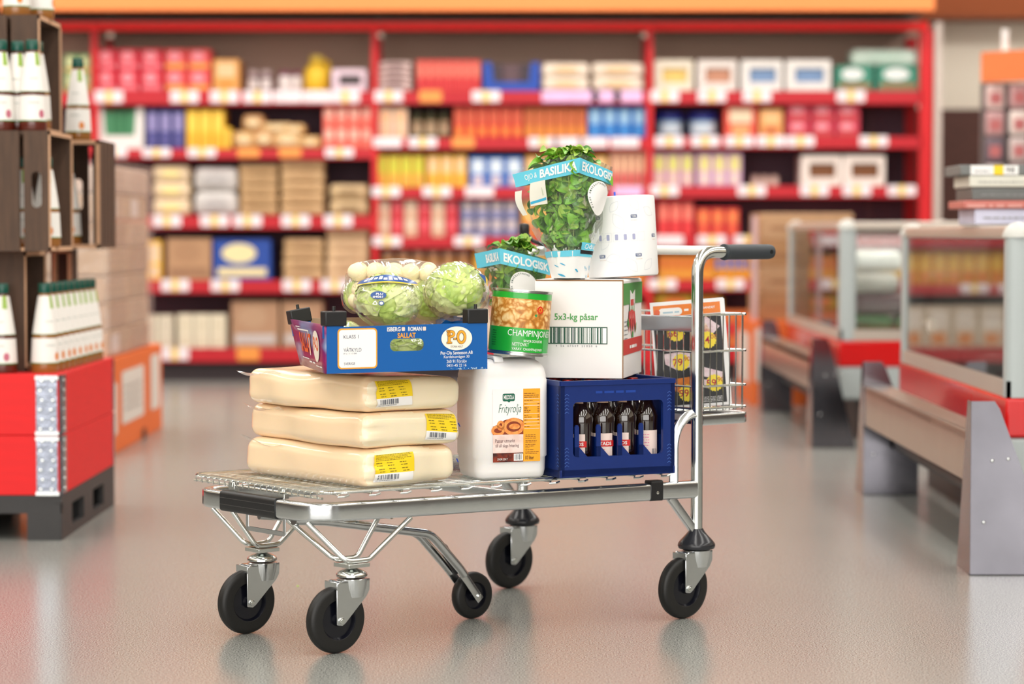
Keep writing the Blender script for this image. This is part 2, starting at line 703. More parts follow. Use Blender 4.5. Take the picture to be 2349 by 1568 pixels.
# posts with handle bends
HZ = 0.974
for P, side in ((PN, 0), (PF, 1)):
    pth = fillet([zz(P, 0.20), zz(P, HZ), zz(P, HZ) + U * 0.125], [0, 0.105, 0], 12)
    MB().tube(pth, 0.0158, CHB, 20).build('post', cart, True)
    g = MB()
    a0 = zz(P, HZ) + U * 0.098
    prof = [(0.0158, 0), (0.0215, 0.0), (0.0222, 0.004), (0.0215, 0.008), (0.0205, 0.012), (0.0205, 0.172), (0.0185, 0.183), (0.012, 0.186), (0, 0.186)]
    g.T = frame(a0, Vector((0, 0, 1)), U.cross(Vector((0, 0, 1))) * -1)
    if g.T.to_3x3() @ Vector((0, 0, 1)) @ U < 0:
        g.T = frame(a0, Vector((0, 0, 1)), U.cross(Vector((0, 0, 1))))
    g.lathe(prof, GRIP, 24)
    gr = g.build('handle_grip', cart, True)
    h = MB()
    h.T = frame(a0 + U * 0.165 - N_ * 0.0202, U, Vector((0, 0, 1)))
    h.lathe([(0.0055, -0.002), (0.0055, 0.0012), (0, 0.0012)], mat('hole_black', (5, 5, 6), 0.9), 16)
    h.build('hanging_hole', gr, True)
    # curved brace and gusset
    sd = (NFc - PN).normalized() if side == 0 else (FFc - PF).normalized()
    b0 = P + sd * 0.074
    pb = [zz(b0, 0.36), zz(b0, 0.455)]
    for k in range(1, 9):
        t = pi / 2 * k / 8
        pb.append(P + sd * (0.074 - 0.066 * (1 - cos(t))) + Vector((0, 0, 0.455 + 0.088 * sin(t))))
    MB().sweep(pb, rr(-0.005, -0.0125, 0.005, 0.0125, 0.003, 2) if False else rr(-0.0095, -0.0125, 0.0095, 0.0125, 0.004, 3), CH).build('brace', cart, True)
    MB().sweep([zz(P + sd * 0.085, 0.325), zz(P + sd * 0.012, 0.236)], rr(-0.0095, -0.011, 0.0095, 0.011, 0.003, 3), CH).build('gusset', cart, True)
# cross bar between the bends
w0 = zz(PN, HZ + 0.004) + U * 0.083
w1 = zz(PF, HZ + 0.004) + U * 0.083
MB().tube([w0, w1], 0.0125, mat('white_lacquer', (238, 238, 232), 0.35), 16).build('push_bar', cart, True)
# little black holder on the far end of the bar
hp = atY(1203, 525, 7.0)
mb = MB()
mb.lathe([(0, -0.02), (0.011, -0.017), (0.0145, -0.012), (0.0145, 0.01), (0.012, 0.015), (0, 0.017)], BLK, 16, tuple(hp))
mb.tube([hp + Vector((0.004, 0, -0.01)), atY(1222, 552, 7.0), w0.lerp(w1, 0.93)], 0.006, BLK, 8)
mb.build('holder', cart, True)

# wire deck
DZ = 0.396
dNF = atZ(748, 1131, DZ); dFF = atZ(443, 1087, DZ)
dNR = zz(PN + (NFc - PN).normalized() * 0.035 + N_ * 0.02, DZ)
dFR = zz(PF + (FFc - PF).normalized() * 0.035 - N_ * 0.02, DZ)
dNR = dNF + (atZ(1555, 1079.5, DZ) - dNF)
mb = MB()
rim = fillet([dNF, dFF, dFR, dNR], [0.03, 0.03, 0.04, 0.04], 6, True)
mb.tube(rim, 0.0042, CHB, 10, closed=True)
mb.tube([dNF + Vector((-0.01, 0.008, -0.014)), dFF + Vector((0.004, 0.0, -0.014))], 0.0035, CHB, 8)
for k in range(1, 22):
    t = k / 22
    a = dNF.lerp(dFF, t); b = dNR.lerp(dFR, t)
    d = (b - a).normalized()
    mb.tube([a - d * 0.006 + Vector((0, 0, -0.017)), a - d * 0.008 + Vector((0, 0, -0.003)), a + d * 0.01, b], 0.0019, CHB, 6)
wires = mb
for k in range(0, 12):
    t = (k + 0.5) / 12
    a = dNF.lerp(dNR, t) + Vector((0, 0, -0.007)); b = dFF.lerp(dFR, t) + Vector((0, 0, -0.007))
    e = (b - a).normalized()
    wires.tube([a - e * 0.006 + Vector((0.012, 0.006, 0.0)), a - e * 0.010 + Vector((0, 0, -0.003)), a + Vector((-0.012, -0.004, -0.004)) - e * 0.006, a + e * 0.01, b], 0.0028, CHB, 6)
wires.build('wire_deck', cart, True)
# deck feet on the frame
for t in (0.28, 0.72):
    p = NFc.lerp(FFc, t) + U * 0.012
    m_ = MB(frame(zz(p, 0.366), N_ * -1, Vector((0, 0, 1))))
    m_.box(-0.014, 0, -0.01, 0.014, 0.026, 0.006, CHB)
    m_.build('deck_clip', cart, True, bevel=0.002)
# black bumper pad on the front tube, black strap at the near side
ovp = rr(-0.0170, -0.0260, 0.0170, 0.0260, 0.009, 4)
pa = atZ(512, 1149, FZ); pb_ = atZ(640, 1170, FZ)
fd = (FFc - NFc).normalized()


def onfront(px, py):
    k = (px - 1174.5) / F
    t = (k * NFc.y - NFc.x) / (fd.x - k * fd.y)
    return zz(NFc + fd * t, FZ)


mb = MB().sweep([onfront(640, 1169), onfront(514, 1148)], ovp, BLK, up=(0, 0, 1))
for hgt in (-0.008, 0.009):
    q0 = onfront(640, 1169) - U * 0.0165 + Vector((0, 0, hgt)); q1 = onfront(514, 1148) - U * 0.0165 + Vector((0, 0, hgt))
    mb.tube([q0, q1], 0.0012, BLK, 6)
mb.build('bumper_pad', cart, True)
sd = (NFc - PN).normalized()
sp0 = zz(PN + sd * 0.118, FZ); sp1 = zz(PN + sd * 0.155, FZ)
mb = MB().sweep([sp0, sp1], rr(-0.0165, -0.024, 0.0165, 0.030, 0.006, 3), BLK, up=(0, 0, 1))
st = mb.build('rubber_strap', cart, True)
m_ = MB(frame((sp0 + sp1) / 2 + Vector((0.0087, -0.0143, -0.002)) * 1.0, -sd, Vector((0, 0, 1))))
m_.lathe([(0.0045, 0), (0.004, 0.002), (0, 0.003)], CHB, 12)
m_.build('rivet', st, True)
# hook under the front tube
mb = MB()
q0 = onfront(565, 1185); q1 = onfront(650, 1200)
mb.sweep(fillet([q0 + Vector((0, 0, -0.020)), q0 + Vector((0, 0, -0.062)), q1 + Vector((0, 0, -0.062)), q1 + Vector((0, 0, -0.020))], [0, 0.004, 0.004, 0], 3), rr(-0.006, -0.0012, 0.006, 0.0012, 0.0008, 1), CH, up=tuple(U))
mb.build('towing_hook', cart, True)


# casters
def caster(P, boot, front):
    WR = 0.0825
    u = U
    c = P - u * 0.05
    n = -N_      # towards the near side
    mb = MB()
    # fork: crown and two cheeks (built in frame x=u, y=up, z = near side)
    T = frame((c.x, c.y, 0), u, Vector((0, 0, 1)))
    mb.T = T
    zs = 0.021
    for s in (1, -1):
        z0 = s * zs; z1 = s * (zs + 0.003)
        pts = [(-0.012, 0.072), (0.004, 0.068), (0.014, 0.074), (0.078, 0.135), (0.087, 0.15), (0.088, 0.178), (0.0, 0.178), (-0.013, 0.172)]
        mb.prism(pts, min(z0, z1), max(z0, z1), CH)
    mb.box(-0.013, 0.168, -zs, 0.088, 0.172, zs, CH)
    mb.box(0.0, 0.172, -zs - 0.003, 0.088, 0.178, zs + 0.003, CH)
    mb.box(-0.014, 0.158, -0.026, -0.011, 0.177, 0.026, CH)
    # rounded rear of the fork crown
    mb.T = None
    mb.lathe([(0.030, 0.135), (0.036, 0.160), (0.038, 0.180), (0.0, 0.180)], CH, 28, (P.x, P.y, 0))
    fk = mb.build('caster', cart, True, bevel=0.0012, bseg=1)
    mb = MB(T)
    tw = 0.0165
    prof = [(0.050, -tw), (0.068, -tw), (0.0755, -tw + 0.001), (0.0800, -tw + 0.005), (0.0815, -tw + 0.009), (0.0812, -0.0060), (0.0825, -0.004), (0.0825, 0.004), (0.0812, 0.0060), (0.0815, tw - 0.009), (0.0800, tw - 0.005), (0.0755, tw - 0.001), (0.068, tw), (0.050, tw)]
    mb.lathe(prof, RUB, 56, (0, 0.0825, 0))
    mb.build('tyre', fk, True, smooth=50)
    mb = MB(T)
    prof = [(0, -0.018), (0.014, -0.018), (0.016, -0.008), (0.044, -0.007), (0.049, -0.0155), (0.0515, -0.0165), (0.0515, 0.0165), (0.049, 0.0155), (0.044, 0.007), (0.016, 0.008), (0.014, 0.018), (0, 0.018)]
    mb.lathe(prof, mat('navy_black_hub', (14, 15, 24), 0.22, 0, 0.05), 40, (0, 0.0825, 0))
    mb.build('wheel_hub', fk, True)
    for s in (1, -1):
        mb = MB(T)
        a = zs + 0.003
        pr = [(0.0075, a), (0.0075, a + 0.0035), (0.0068, a + 0.0045), (0.0045, a + 0.005), (0.0042, a + 0.008), (0, a + 0.008)]
        mb.lathe([(r, s * h) for r, h in pr] if s > 0 else [(r, -h) for r, h in pr], CHB, 6 if False else 14, (0, 0.0825, 0))
        mb.build('axle_bolt', fk, True)
    mb = MB()
    if boot:
        mb.lathe([(0.018, 0.236), (0.0225, 0.228), (0.030, 0.219), (0.045, 0.203), (0.0495, 0.196), (0.0505, 0.190), (0.048, 0.184), (0.038, 0.181), (0, 0.181)], mat('glossy_black_boot', (38, 39, 44), 0.22, 0, 0.05), 32, (P.x, P.y, 0))
        mb.build('rubber_boot', fk, True)
    else:
        mb.lathe([(0.010, 0.208), (0.016, 0.203), (0.028, 0.199), (0.036, 0.194), (0.0385, 0.190), (0.0385, 0.185), (0.034, 0.182), (0, 0.182)], CHB, 32, (P.x, P.y, 0))
        mb.build('swivel_cap', fk, True)
        m2 = MB(frame((P.x, P.y, 0.208), U, N_))
        m2.box(-0.032, -0.032, 0, 0.032, 0.032, 0.010, CHB)
        m2.build('mounting_plate', fk, True, bevel=0.001)
    return fk


SNL = Vector((-0.3935, 5.906, 0)); SLF = Vector((-0.643, 6.193, 0))
caster(SNL, False, True)
caster(SLF, False, True)
caster(PN, True, False)
caster(PF, True, False)
# V shaped rod brackets over the front casters, hung from the front tube
def onrail(px, z):
    k = (px - 1174.5) / F
    t = (k * PN.y - PN.x) / (sdn.x - k * sdn.y)
    return zz(PN + sdn * t, z)


sdn = (NFc - PN).normalized()
for S, fpx, ends in ((SNL, (655, 700), (None, 941)), (SLF, (482, 527), (None, None))):
    mb = MB()
    for k, no in enumerate((0.024, -0.024)):
        o = S + N_ * no
        st_ = zz(onfront(fpx[k], 0), 0.317) + U * 0.004
        en = onrail(ends[k], 0.317) if ends[k] else o + U * ((0.10, 0.15)[k]) + Vector((0, 0, 0.320))
        p = fillet([st_, o + U * -0.034 + Vector((0, 0, 0.225)), o + U * 0.034 + Vector((0, 0, 0.225)), en], [0, 0.03, 0.03, 0], 5)
        mb.tube(p, 0.0066, CHB, 12)
    mb.build('rod_bracket', cart, True)
mb = MB()
mb.tube([cl(0.10, -0.165, 0.322), cl(0.10, 0.25, 0.318)], 0.006, CHB, 10)
mb.tube([cl(0.14, -0.172, 0.318), cl(0.14, 0.25, 0.312)], 0.006, CHB, 10)
mb.tube([cl(-0.06, -0.12, 0.322), cl(-0.06, 0.25, 0.322)], 0.006, CHB, 10)
mb.build('cross_rods', cart, True)
# the fifth, middle wheel on its two bent arms
wc = atZ(1084, 1422, 0.0)
wc = Vector((-0.1066, 6.40, 0))
mbw = MB(frame((wc.x, wc.y, 0), U, Vector((0, 0, 1))))
tw = 0.0155
mbw.lathe([(0.036, -tw), (0.055, -tw), (0.0605, -tw + 0.004), (0.0625, -0.004), (0.063, 0), (0.0625, 0.004), (0.0605, tw - 0.004), (0.055, tw), (0.036, tw)], RUB, 48, (0, 0.063, 0))
wh = mbw.build('centre_wheel', cart, True, smooth=50)
mbw = MB(frame((wc.x, wc.y, 0), U, Vector((0, 0, 1))))
mbw.lathe([(0, -0.017), (0.012, -0.017), (0.014, -0.008), (0.033, -0.008), (0.037, -0.0158), (0.037, 0.0158), (0.033, 0.008), (0.014, 0.008), (0.012, 0.017), (0, 0.017)], mat('navy_black_hub', (24, 25, 36), 0.25), 36, (0, 0.063, 0))
mbw.build('wheel_hub', wh, True)
ax = cl(0.538, 0, 0)
for s in (-1, 1):
    nn = s * 0.031
    p = fillet([cl(-0.09, s * 0.075, 0.318), cl(0.02, s * 0.06, 0.306), cl(0.375, nn, 0.243), cl(0.475, nn * 0.95, 0.142), cl(0.49, nn * 0.9, 0.125)], [0, 0.03, 0.09, 0, 0], 8)
    mb = MB().tube(p, 0.0115, CH, 16)
    q0 = cl(0.478, nn * 0.86, 0.138); q1 = cl(0.548, nn * 0.76, 0.052)
    mb.sweep([q0, q1], rr(-0.012, -0.0025, 0.012, 0.0025, 0.002, 2), CH, up=tuple(-N_))
    mb.build('wheel_arm', cart, True)
    m2 = MB(frame(cl(0.540, nn * 0.77, 0.063) - N_ * (0.003 if s < 0 else -0.003), U * (1 if s < 0 else -1), Vector((0, 0, 1))))
    m2.lathe([(0.006, 0), (0.006, 0.003), (0.004, 0.005), (0, 0.005)], CHB, 12)
    m2.build('arm_bolt', cart, True)
# small black damper between the arms
MB().tube([cl(0.44, 0.0, 0.20), cl(0.49, 0, 0.13)], 0.012, BLK, 12).build('arm_stop', cart, True)

# rear basket
BW = (PF - PN).length
bd = (PF - PN).normalized()


def bl(a, n, z):
    return zz(PN + U * a + bd * n, z)


z0, z1, aL = 0.548, 0.806, 0.172
bk = MB()
for z in (z0 + 0.008, 0.615, 0.708, z1):
    bk.tube([bl(-0.005, 0.0, z), bl(aL + 0.012, 0.0, z)], 0.0032, CHB, 8)
    bk.tube([bl(-0.005, BW, z), bl(aL + 0.012, BW, z)], 0.0032, CHB, 8)
    if z < z1:
        bk.tube([bl(0.0, 0, z), bl(0.0, BW, z)], 0.0032, CHB, 8)
    bk.tube([bl(aL, -0.012, z), bl(aL, BW + 0.012, z)], 0.0032, CHB, 8)
n1 = 7
for k in range(1, n1 + 1):
    a = aL * k / n1
    r = 0.0018 if k < n1 else 0.003
    for n in (0.0, BW):
        bk.tube([bl(a, n, z1), bl(a, n, z0)], r, CHB, 6)
for k in range(1, 28):
    n = BW * k / 28
    for a in (0.0, aL):
        bk.tube([bl(a, n, z1 if a else z1 - 0.04), bl(a, n, z0)], 0.0018, CHB, 6)
    bk.tube([bl(0, n, z0), bl(aL, n, z0)], 0.0018, CHB, 6)
bk.build('wire_basket', cart, True)
mb = MB().sweep([bl(0.0, 0.012, z1 - 0.024), bl(0.0, BW - 0.012, z1 - 0.024)], rr(-0.006, -0.021, 0.006, 0.021, 0.004, 3), mat('satin_flat_bar', (186, 192, 200), 0.3, 1.0), up=(0, 0, 1))
mb.build('flat_bar', cart, True)
tz = z0 - 0.022
pth = fillet([bl(0.016, 0.0, tz), bl(aL + 0.018, 0.0, tz), bl(aL + 0.018, BW, tz), bl(0.016, BW, tz)], [0, 0.025, 0.025, 0], 6)
MB().sweep(pth, rr(-0.008, -0.0155, 0.008, 0.0155, 0.006, 3), CH, up=(0, 0, 1)).build('basket_frame', cart, True)
m_ = MB(frame(bl(0, 0, 0), U, bd))
m_.box(0.004, 0.016, tz - 0.012, aL, BW - 0.016, tz - 0.004, mat('navy_tray', (20, 30, 60), 0.5))
m_.build('basket_tray', cart, True)

# ================================================================== THE LOAD
DECK = 0.4005

# ---- three vacuum packed blocks
CHEESE = mat('cream_block_in_film', (252, 222, 184), 0.24, 0, 0.03, 5, 0.35, 9, coat=0.55, sss=0.25)
CHEESE2 = mat('pale_block_in_film', (250, 234, 202), 0.28, 0, 0.03, 5, 0.5, 14, coat=0.5, sss=0.2)
nc = Vector((-0.361, 5.902, 0))
spec_b = [(0, 0.0, 0.515, 0.300, 0.094, 'lowest', (0.030, 0.008)), (1, 0.0, 0.525, 0.305, 0.088, 'middle', (0.188, 0.014)), (2, 0.0, 0.520, 0.300, 0.090, 'topmost', (0.036, 0.009))]
zc = DECK
blk_lbl = {
    0: 'cream vacuum packed block with yellow label, lowest of three, lying on the trolley deck',
    1: 'cream vacuum packed block with tilted yellow label near its end, middle of the three',
    2: 'cream vacuum packed block with yellow label, top of three, just under the blue tray'}
for i, dr, Wd, Ln, Hh, nm, lp in spec_b:
    rz = radians(40 + (0, -1.2, 1.0)[i])
    e1 = Vector((cos(rz), sin(rz), 0)); e2 = Vector((-sin(rz), cos(rz), 0))
    off = (Vector((0, 0, 0)), Vector((-0.004, -0.004, 0)), Vector((0.002, -0.006, 0)))[i]
    c = nc + off + e1 * Ln / 2 + e2 * Wd / 2
    t = thing('vacuum_packed_block', blk_lbl[i], 'food pack', (c.x, c.y, zc), rz, 'vacuum packed blocks stacked on the trolley')
    BR_, BA_ = 0.030, 0.022

    def bpost(p, i=i, Ln=Ln, Wd=Wd, Hh=Hh):
        u = p.x / Ln + 0.5; v = p.y / Wd + 0.5      # u towards the near end, v towards the far side
        k = 1.0
        if i == 2:
            k = 1 - 0.16 * u * u * (1 - v)
        if i == 1:
            k = 1 - 0.04 * (1 - abs(2 * v - 1))
        z = (p.z + Hh / 2) * k - Hh / 2
        # slack folds near the camera corner
        f = math.exp(-((u - 0.10) / 0.10) ** 2) * (0.0028 * sin(p.z * 160 + i) + 0.0015 * sin(p.z * 340))
        return Vector((p.x, p.y + (f if v < 0.05 else 0), z))
    mb = MB()
    # one soft block; faces on the side towards the camera take the paler material
    soft(mb, Ln, Wd, Hh, CHEESE, BR_, 34, BA_, 6.5, i + 0.4, post=bpost)
    for fi, fq in enumerate(mb.Fc):
        cy_ = sum(mb.V[k_].y for k_ in fq) / len(fq)
        if cy_ < -Wd / 2 + 0.016:
            mb.Mi[fi] = mb.mi(CHEESE2)
    mb.build('block', t, smooth=70)
    # film flaps: a torn fin along the top at the far corner, a small fin with a blue mark at the near end
    fl = film('pack_film', 0.03, (250, 245, 240), 0.30, 16, 0.5, 0.15, 0.7)
    mb = MB()
    mb.grid(lambda u, v: (-Ln / 2 + 0.008 - 0.024 * v * (1 - 0.4 * u), Wd / 2 - 0.004 - 0.16 * u + 0.012 * v * (1 - u), Hh * 0.86 + 0.020 * v * (0.35 + 0.65 * sin(u * 5 + 1.2 + i)) * (1 - 0.35 * u)), 14, 4, fl)
    mb.build('film_fin', t)
    mb = MB()
    mb.grid(lambda u, v: (Ln / 2 - 0.006 + 0.020 * v, -Wd / 2 + 0.020 + 0.05 * u, Hh * 0.62 + 0.014 * u - 0.016 * v + 0.004 * sin(u * 7)), 8, 3, fl)
    mb.grid(lambda u, v: (Ln / 2 + 0.006 + 0.005 * v, -Wd / 2 + 0.019 + 0.005 * u, Hh * 0.615 - 0.004 - 0.010 * v), 1, 2, mat('blue_tab', (40, 90, 220), 0.5))
    mb.build('film_tail', t)
    # label on the side towards the camera (local y = -Wd/2)
    lb = MB()
    lx, lz = -Ln / 2 + lp[0], lp[1]
    LW, LH = (0.116, 0.098, 0.116)[i], 0.074
    tilt = (-0.03, 0.10, -0.05)[i]

    def mp(x, y, z, lx=lx, lz=lz, Hh=Hh, Ln=Ln, Wd=Wd, tilt=tilt, i=i):
        X = lx + x * cos(tilt) + y * sin(tilt); Z = lz + y * cos(tilt) - x * sin(tilt)
        p = soft_pt(X, -Wd / 2, Z - Hh / 2, Ln, Wd, Hh, 0.030, 0.022, 6.5, i + 0.4, 0.0008 + z)
        p = bpost(p)
        return (p.x, p.y - 0.0015, p.z + Hh / 2)
    lb.T = mp
    lb.rect(0, 0, LW * 0.97, 0.024, WHITE, 0, 18, 6)
    lb.rect(0.0, 0.024, LW, LH, YEL, 0, 18, 10)
    lb.bars(0.010, 0.009, LW * 0.62, 0.021, GREYP, i, 0.0018, 16)
    lb.scribble(0.006, 0.0045, LW * 0.5, 0.0022, GREYP, i)
    for k, yy in enumerate((0.0705, 0.0665, 0.063, 0.0595, 0.056)):
        lb.scribble(0.005, yy, LW * (0.86, 0.9, 0.8, 0.88, 0.7)[k], 0.0022, BLACKP if k == 0 else mat('olive_small_print', (120, 105, 20), 0.5), i * 7 + k)
    for k, yy in enumerate((0.049, 0.0425, 0.034, 0.0275)):
        for q in (0.006, 0.038, 0.074):
            lb.scribble(q + 0.003 * k, yy, 0.018, 0.0030, mat('olive_small_print', (120, 105, 20), 0.5), i * 17 + k + int(q * 100))
    lb.build('price_label', t)
    zc += Hh + 0.001

# ---- oil canister
CAN = mat('milky_plastic', (244, 241, 238), 0.38, 0, 0.015, 6, sss=0.15)
crz = radians(20)
e1 = Vector((cos(crz), sin(crz), 0)); e2 = Vector((-sin(crz), cos(crz), 0))
cL, cW, cH = 0.201, 0.178, 0.305
cc = Vector((-0.0905, 6.105, 0)) + e1 * cL / 2 + e2 * cW / 2
can = thing('oil_canister', 'white ten litre plastic oil canister with orange edged label beside the beer crate', 'canister', (cc.x, cc.y, DECK), crz)


def rrect_prof(L, W, r, n=6):
    return rr(-L / 2, -W / 2, L / 2, W / 2, r, n)


secs = [(0.0, 0.86, 0.02), (0.006, 0.92, 0.026), (0.020, 0.955, 0.03), (0.052, 0.97, 0.032), (0.056, 1.0, 0.033), (0.15, 1.0, 0.033), (0.250, 1.0, 0.033), (0.2525, 0.985, 0.033), (0.262, 0.985, 0.034), (0.278, 0.955, 0.036), (0.292, 0.88, 0.038), (0.300, 0.78, 0.036), (0.3035, 0.66, 0.03)]
mb = MB()
rings = []
for z, k, r in secs:
    rings.append([mb.v((p[0], p[1], z)) for p in rr(-cL / 2 * k - 0 * r, -cW / 2 * (1 - (1 - k) * cL / cW), cL / 2 * k, cW / 2 * (1 - (1 - k) * cL / cW), r, 6)])
for a, b in zip(rings, rings[1:]):
    n = len(a)
    for k in range(n):
        mb.f((a[k], a[(k + 1) % n], b[(k + 1) % n], b[k]), CAN)
mb.f(rings[0][::-1], CAN); mb.f(rings[-1], CAN)
mb.build('body', can, smooth=50)
hp_ = fillet([(-0.035, -0.075, 0.296), (-0.035, -0.068, 0.3085), (-0.035, 0.02, 0.3085), (-0.035, 0.035, 0.296)], [0, 0.012, 0.012, 0], 5)
MB().sweep(hp_, rr(-0.013, -0.004, 0.013, 0.004, 0.003, 3), CAN, up=(0, 0, 1)).build('handle', can)
MB().lathe([(0.021, 0.30), (0.021, 0.316), (0.019, 0.318), (0, 0.318)], CAN, 24, (0.03, 0.085, 0)).build('screw_cap', can)
# label
GRN = mat('label_green', (0, 98, 72), 0.5)
ORG = mat('label_orange', (250, 168, 32), 0.5, 0, 0.01)
lb = MB(frame((-cL / 2 + 0.044, -cW / 2 - 0.0012, -0.012), (1, 0, 0), (0, 0, 1)) @ Matrix.Scale(1.06, 4))
# label coordinates: x 0..0.118, y 0.047..0.225
x1, yb, yt = 0.121, 0.052, 0.2275
LBW = mat('label_white', (246, 244, 243), 0.42, 0, 0.005)
lb.rect(0, yb, 0.078, yt, LBW)
lb.rect(0.0775, yb, x1, yt, ORG, 0.0003)
lb.rrect(0.025, 0.198, 0.056, 0.2165, 0.004, GRN, 0.0005)
lb.poly([(0.037, 0.1982), (0.041, 0.195), (0.045, 0.1982)], GRN, 0.0005)
lb.text('MILDOLA', 0.0275, 0.2025, 0.026, 0.0105, WHITE, 0.0012, 0.02)
lb.text('Frityrolja', 0.0135, 0.164, 0.057, 0.027, GRN, 0.0008, -0.012, 0.16)
# fried rings picture
FR1 = mat('fried_ring', (224, 128, 58), 0.55, 0, 0.25, 90, c2=(240, 160, 84))
FR2 = mat('fried_ring_dark', (150, 58, 22), 0.6, 0, 0.3, 80)
lb.poly([(0, 0.118), (0.078, 0.118), (0.078, 0.150), (0.066, 0.156), (0.05, 0.157), (0.03, 0.153), (0.014, 0.143), (0, 0.138)], FR2, 0.0003)
for (cx, cy, rx, ry, w_) in ((0.053, 0.137, 0.027, 0.021, 0.0085), (0.013, 0.128, 0.017, 0.013, 0.007), (0.020, 0.140, 0.010, 0.012, 0.006)):
    lb.ring(cx, cy, rx, ry, w_, FR1, 0.0006, 28)
lb.ell(0.055, 0.137, 0.014, 0.007, FR1, 0.0007, 20)
lb.rect(0, 0.074, 0.0775, 0.118, mat('napkin_print', (226, 198, 188), 0.5, 0, 0.1, 40, c2=(238, 218, 210)), 0.0008)
for k, (a, b) in enumerate((((0.02, 0.118), (0.05, 0.095)), ((0.05, 0.095), (0.0775, 0.115)), ((0.0, 0.085), (0.04, 0.074)))):
    pass
lb.text('Passar utmarkt', 0.006, 0.099, 0.050, 0.0085, mat('label_plum', (90, 50, 60), 0.5), 0.0012)
lb.text('till all slags fritering', 0.006, 0.0855, 0.060, 0.010, mat('label_plum', (90, 50, 60), 0.5), 0.0012)
lb.rect(0, yb, 0.0775, 0.074, mat('dark_food_print', (60, 20, 14), 0.5, 0, 0.3, 60, c2=(140, 48, 20)), 0.0008)
lb.text('29.09.2017', 0.011, 0.0565, 0.026, 0.005, WHITE, 0.0014)
lb.rect(0.053, 0.0545, 0.0765, 0.0715, WHITE, 0.0012)
lb.bars(0.0555, 0.057, 0.0745, 0.070, GREYP, 5, 0.0016, 12)
SM = mat('brown_small_print', (120, 70, 20), 0.5)
for k, y in enumerate((0.215, 0.2105, 0.206, 0.198, 0.190, 0.182, 0.178, 0.174, 0.170, 0.1625, 0.158, 0.151, 0.143, 0.135)):
    lb.scribble(0.080, y, (0.028, 0.037, 0.036, 0.022, 0.008, 0.011, 0.008, 0.016, 0.013, 0.010, 0.019, 0.008, 0.005, 0.014)[k], 0.0024, SM, k, 0.0007)
    if k > 3 and k < 13:
        lb.scribble(0.114, y, 0.005, 0.0024, SM, k + 40, 0.0007)
for y in (0.2025, 0.1945, 0.1865, 0.1665, 0.1545, 0.1465, 0.1385, 0.131):
    lb.rect(0.080, y, 0.119, y + 0.0008, WHITE, 0.0007)
for k, y in enumerate((0.115, 0.111, 0.107, 0.101, 0.0975, 0.092, 0.088, 0.084, 0.079, 0.074, 0.0705)):
    lb.scribble(0.083, y, (0.026, 0.027, 0.028, 0.029, 0.028, 0.026, 0.023, 0.011, 0.022, 0.034, 0.030)[k], 0.0022, SM, k + 80, 0.0007)
lb.text('10 liter', 0.083, 0.0565, 0.022, 0.0095, mat('label_ink', (50, 35, 20), 0.5), 0.0008, 0.01)
lb.build('product_label', can)

# ---- tin of mushrooms, standing tilted on the canister
TIN = mat('tin_plate', (200, 200, 196), 0.25, 1.0, 0.05)
TG = mat('tin_green', (30, 168, 50), 0.3, 0, 0.02, coat=0.3)
tz_ = DECK + 0.3165
tp = atY(1187, 822, 6.20)
tin = thing('food_tin', 'large tilted tin of mushrooms with green paper label standing on the oil canister', 'tin', (tp.x, tp.y, DECK + 0.3138), 0, rot=(radians(-1.0), radians(4.6), 0))
R, TH = 0.0765, 0.166
mb = MB()
mb.lathe([(0, 0.004), (0.070, 0.004), (0.0715, 0.0), (0.0785, 0.0), (0.0785, 0.005), (0.0755, 0.006), (0.0755, TH - 0.006), (0.0785, TH - 0.005), (0.0785, TH), (0.0720, TH), (0.071, TH - 0.005), (0, TH - 0.005)], TIN, 56)
mb.build('can_body', tin)
lb = MB()


def cyl(x, y, z):
    a = -pi / 2 + x / R
    return ((R + z) * cos(a), (R + z) * sin(a), y)


lb.T = cyl
hw = pi * R
PIC = bpy.data.materials.new('mushroom_picture')
PIC.use_nodes = True
nt = PIC.node_tree
tc = nt.nodes.new('ShaderNodeTexCoord')
vo = nt.nodes.new('ShaderNodeTexVoronoi'); vo.inputs['Scale'].default_value = 58
vo.feature = 'F1'
nz = nt.nodes.new('ShaderNodeTexNoise'); nz.inputs['Scale'].default_value = 30
mxv = nt.nodes.new('ShaderNodeMix'); mxv.data_type = 'VECTOR' if False else 'RGBA'; mxv.inputs[0].default_value = 0.06
nt.links.new(tc.outputs['Object'], nz.inputs['Vector'])
nt.links.new(tc.outputs['Object'], mxv.inputs[6]); nt.links.new(nz.outputs['Color'], mxv.inputs[7])
nt.links.new(mxv.outputs[2], vo.inputs['Vector'])
rp = nt.nodes.new('ShaderNodeValToRGB')
el = rp.color_ramp.elements
el[0].position = 0.0; el[0].color = lin((250, 222, 166)) + (1,)
el[1].position = 0.95; el[1].color = lin((150, 92, 30)) + (1,)
e_ = el.new(0.35); e_.color = lin((238, 190, 118)) + (1,)
e_ = el.new(0.6); e_.color = lin((200, 130, 50)) + (1,)
nt.links.new(vo.outputs['Distance'], rp.inputs[0])
nt.links.new(rp.outputs[0], nt.nodes['Principled BSDF'].inputs['Base Color'])
nt.nodes['Principled BSDF'].inputs['Roughness'].default_value = 0.35
lb.rect(-hw, 0.009, hw, 0.070, TG, 0.0, 64, 1)
lb.rect(-hw, 0.070, hw, 0.144, PIC, 0.0, 64, 1)
lb.rect(-hw, 0.144, hw, TH - 0.007, TG, 0.0, 64, 1)
lb.rect(0.072, 0.009, 0.10, 0.044, mat('tin_green_light', (70, 180, 90), 0.4), 0.0003, 12, 1)
lb.text('CHAMPINJONER', -0.030, 0.044, 0.135, 0.021, WHITE, 0.0006, 0.0)
lb.text('SKIVOR OCH BITAR', 0.012, 0.0345, 0.055, 0.0065, WHITE, 0.0006, 0.01)
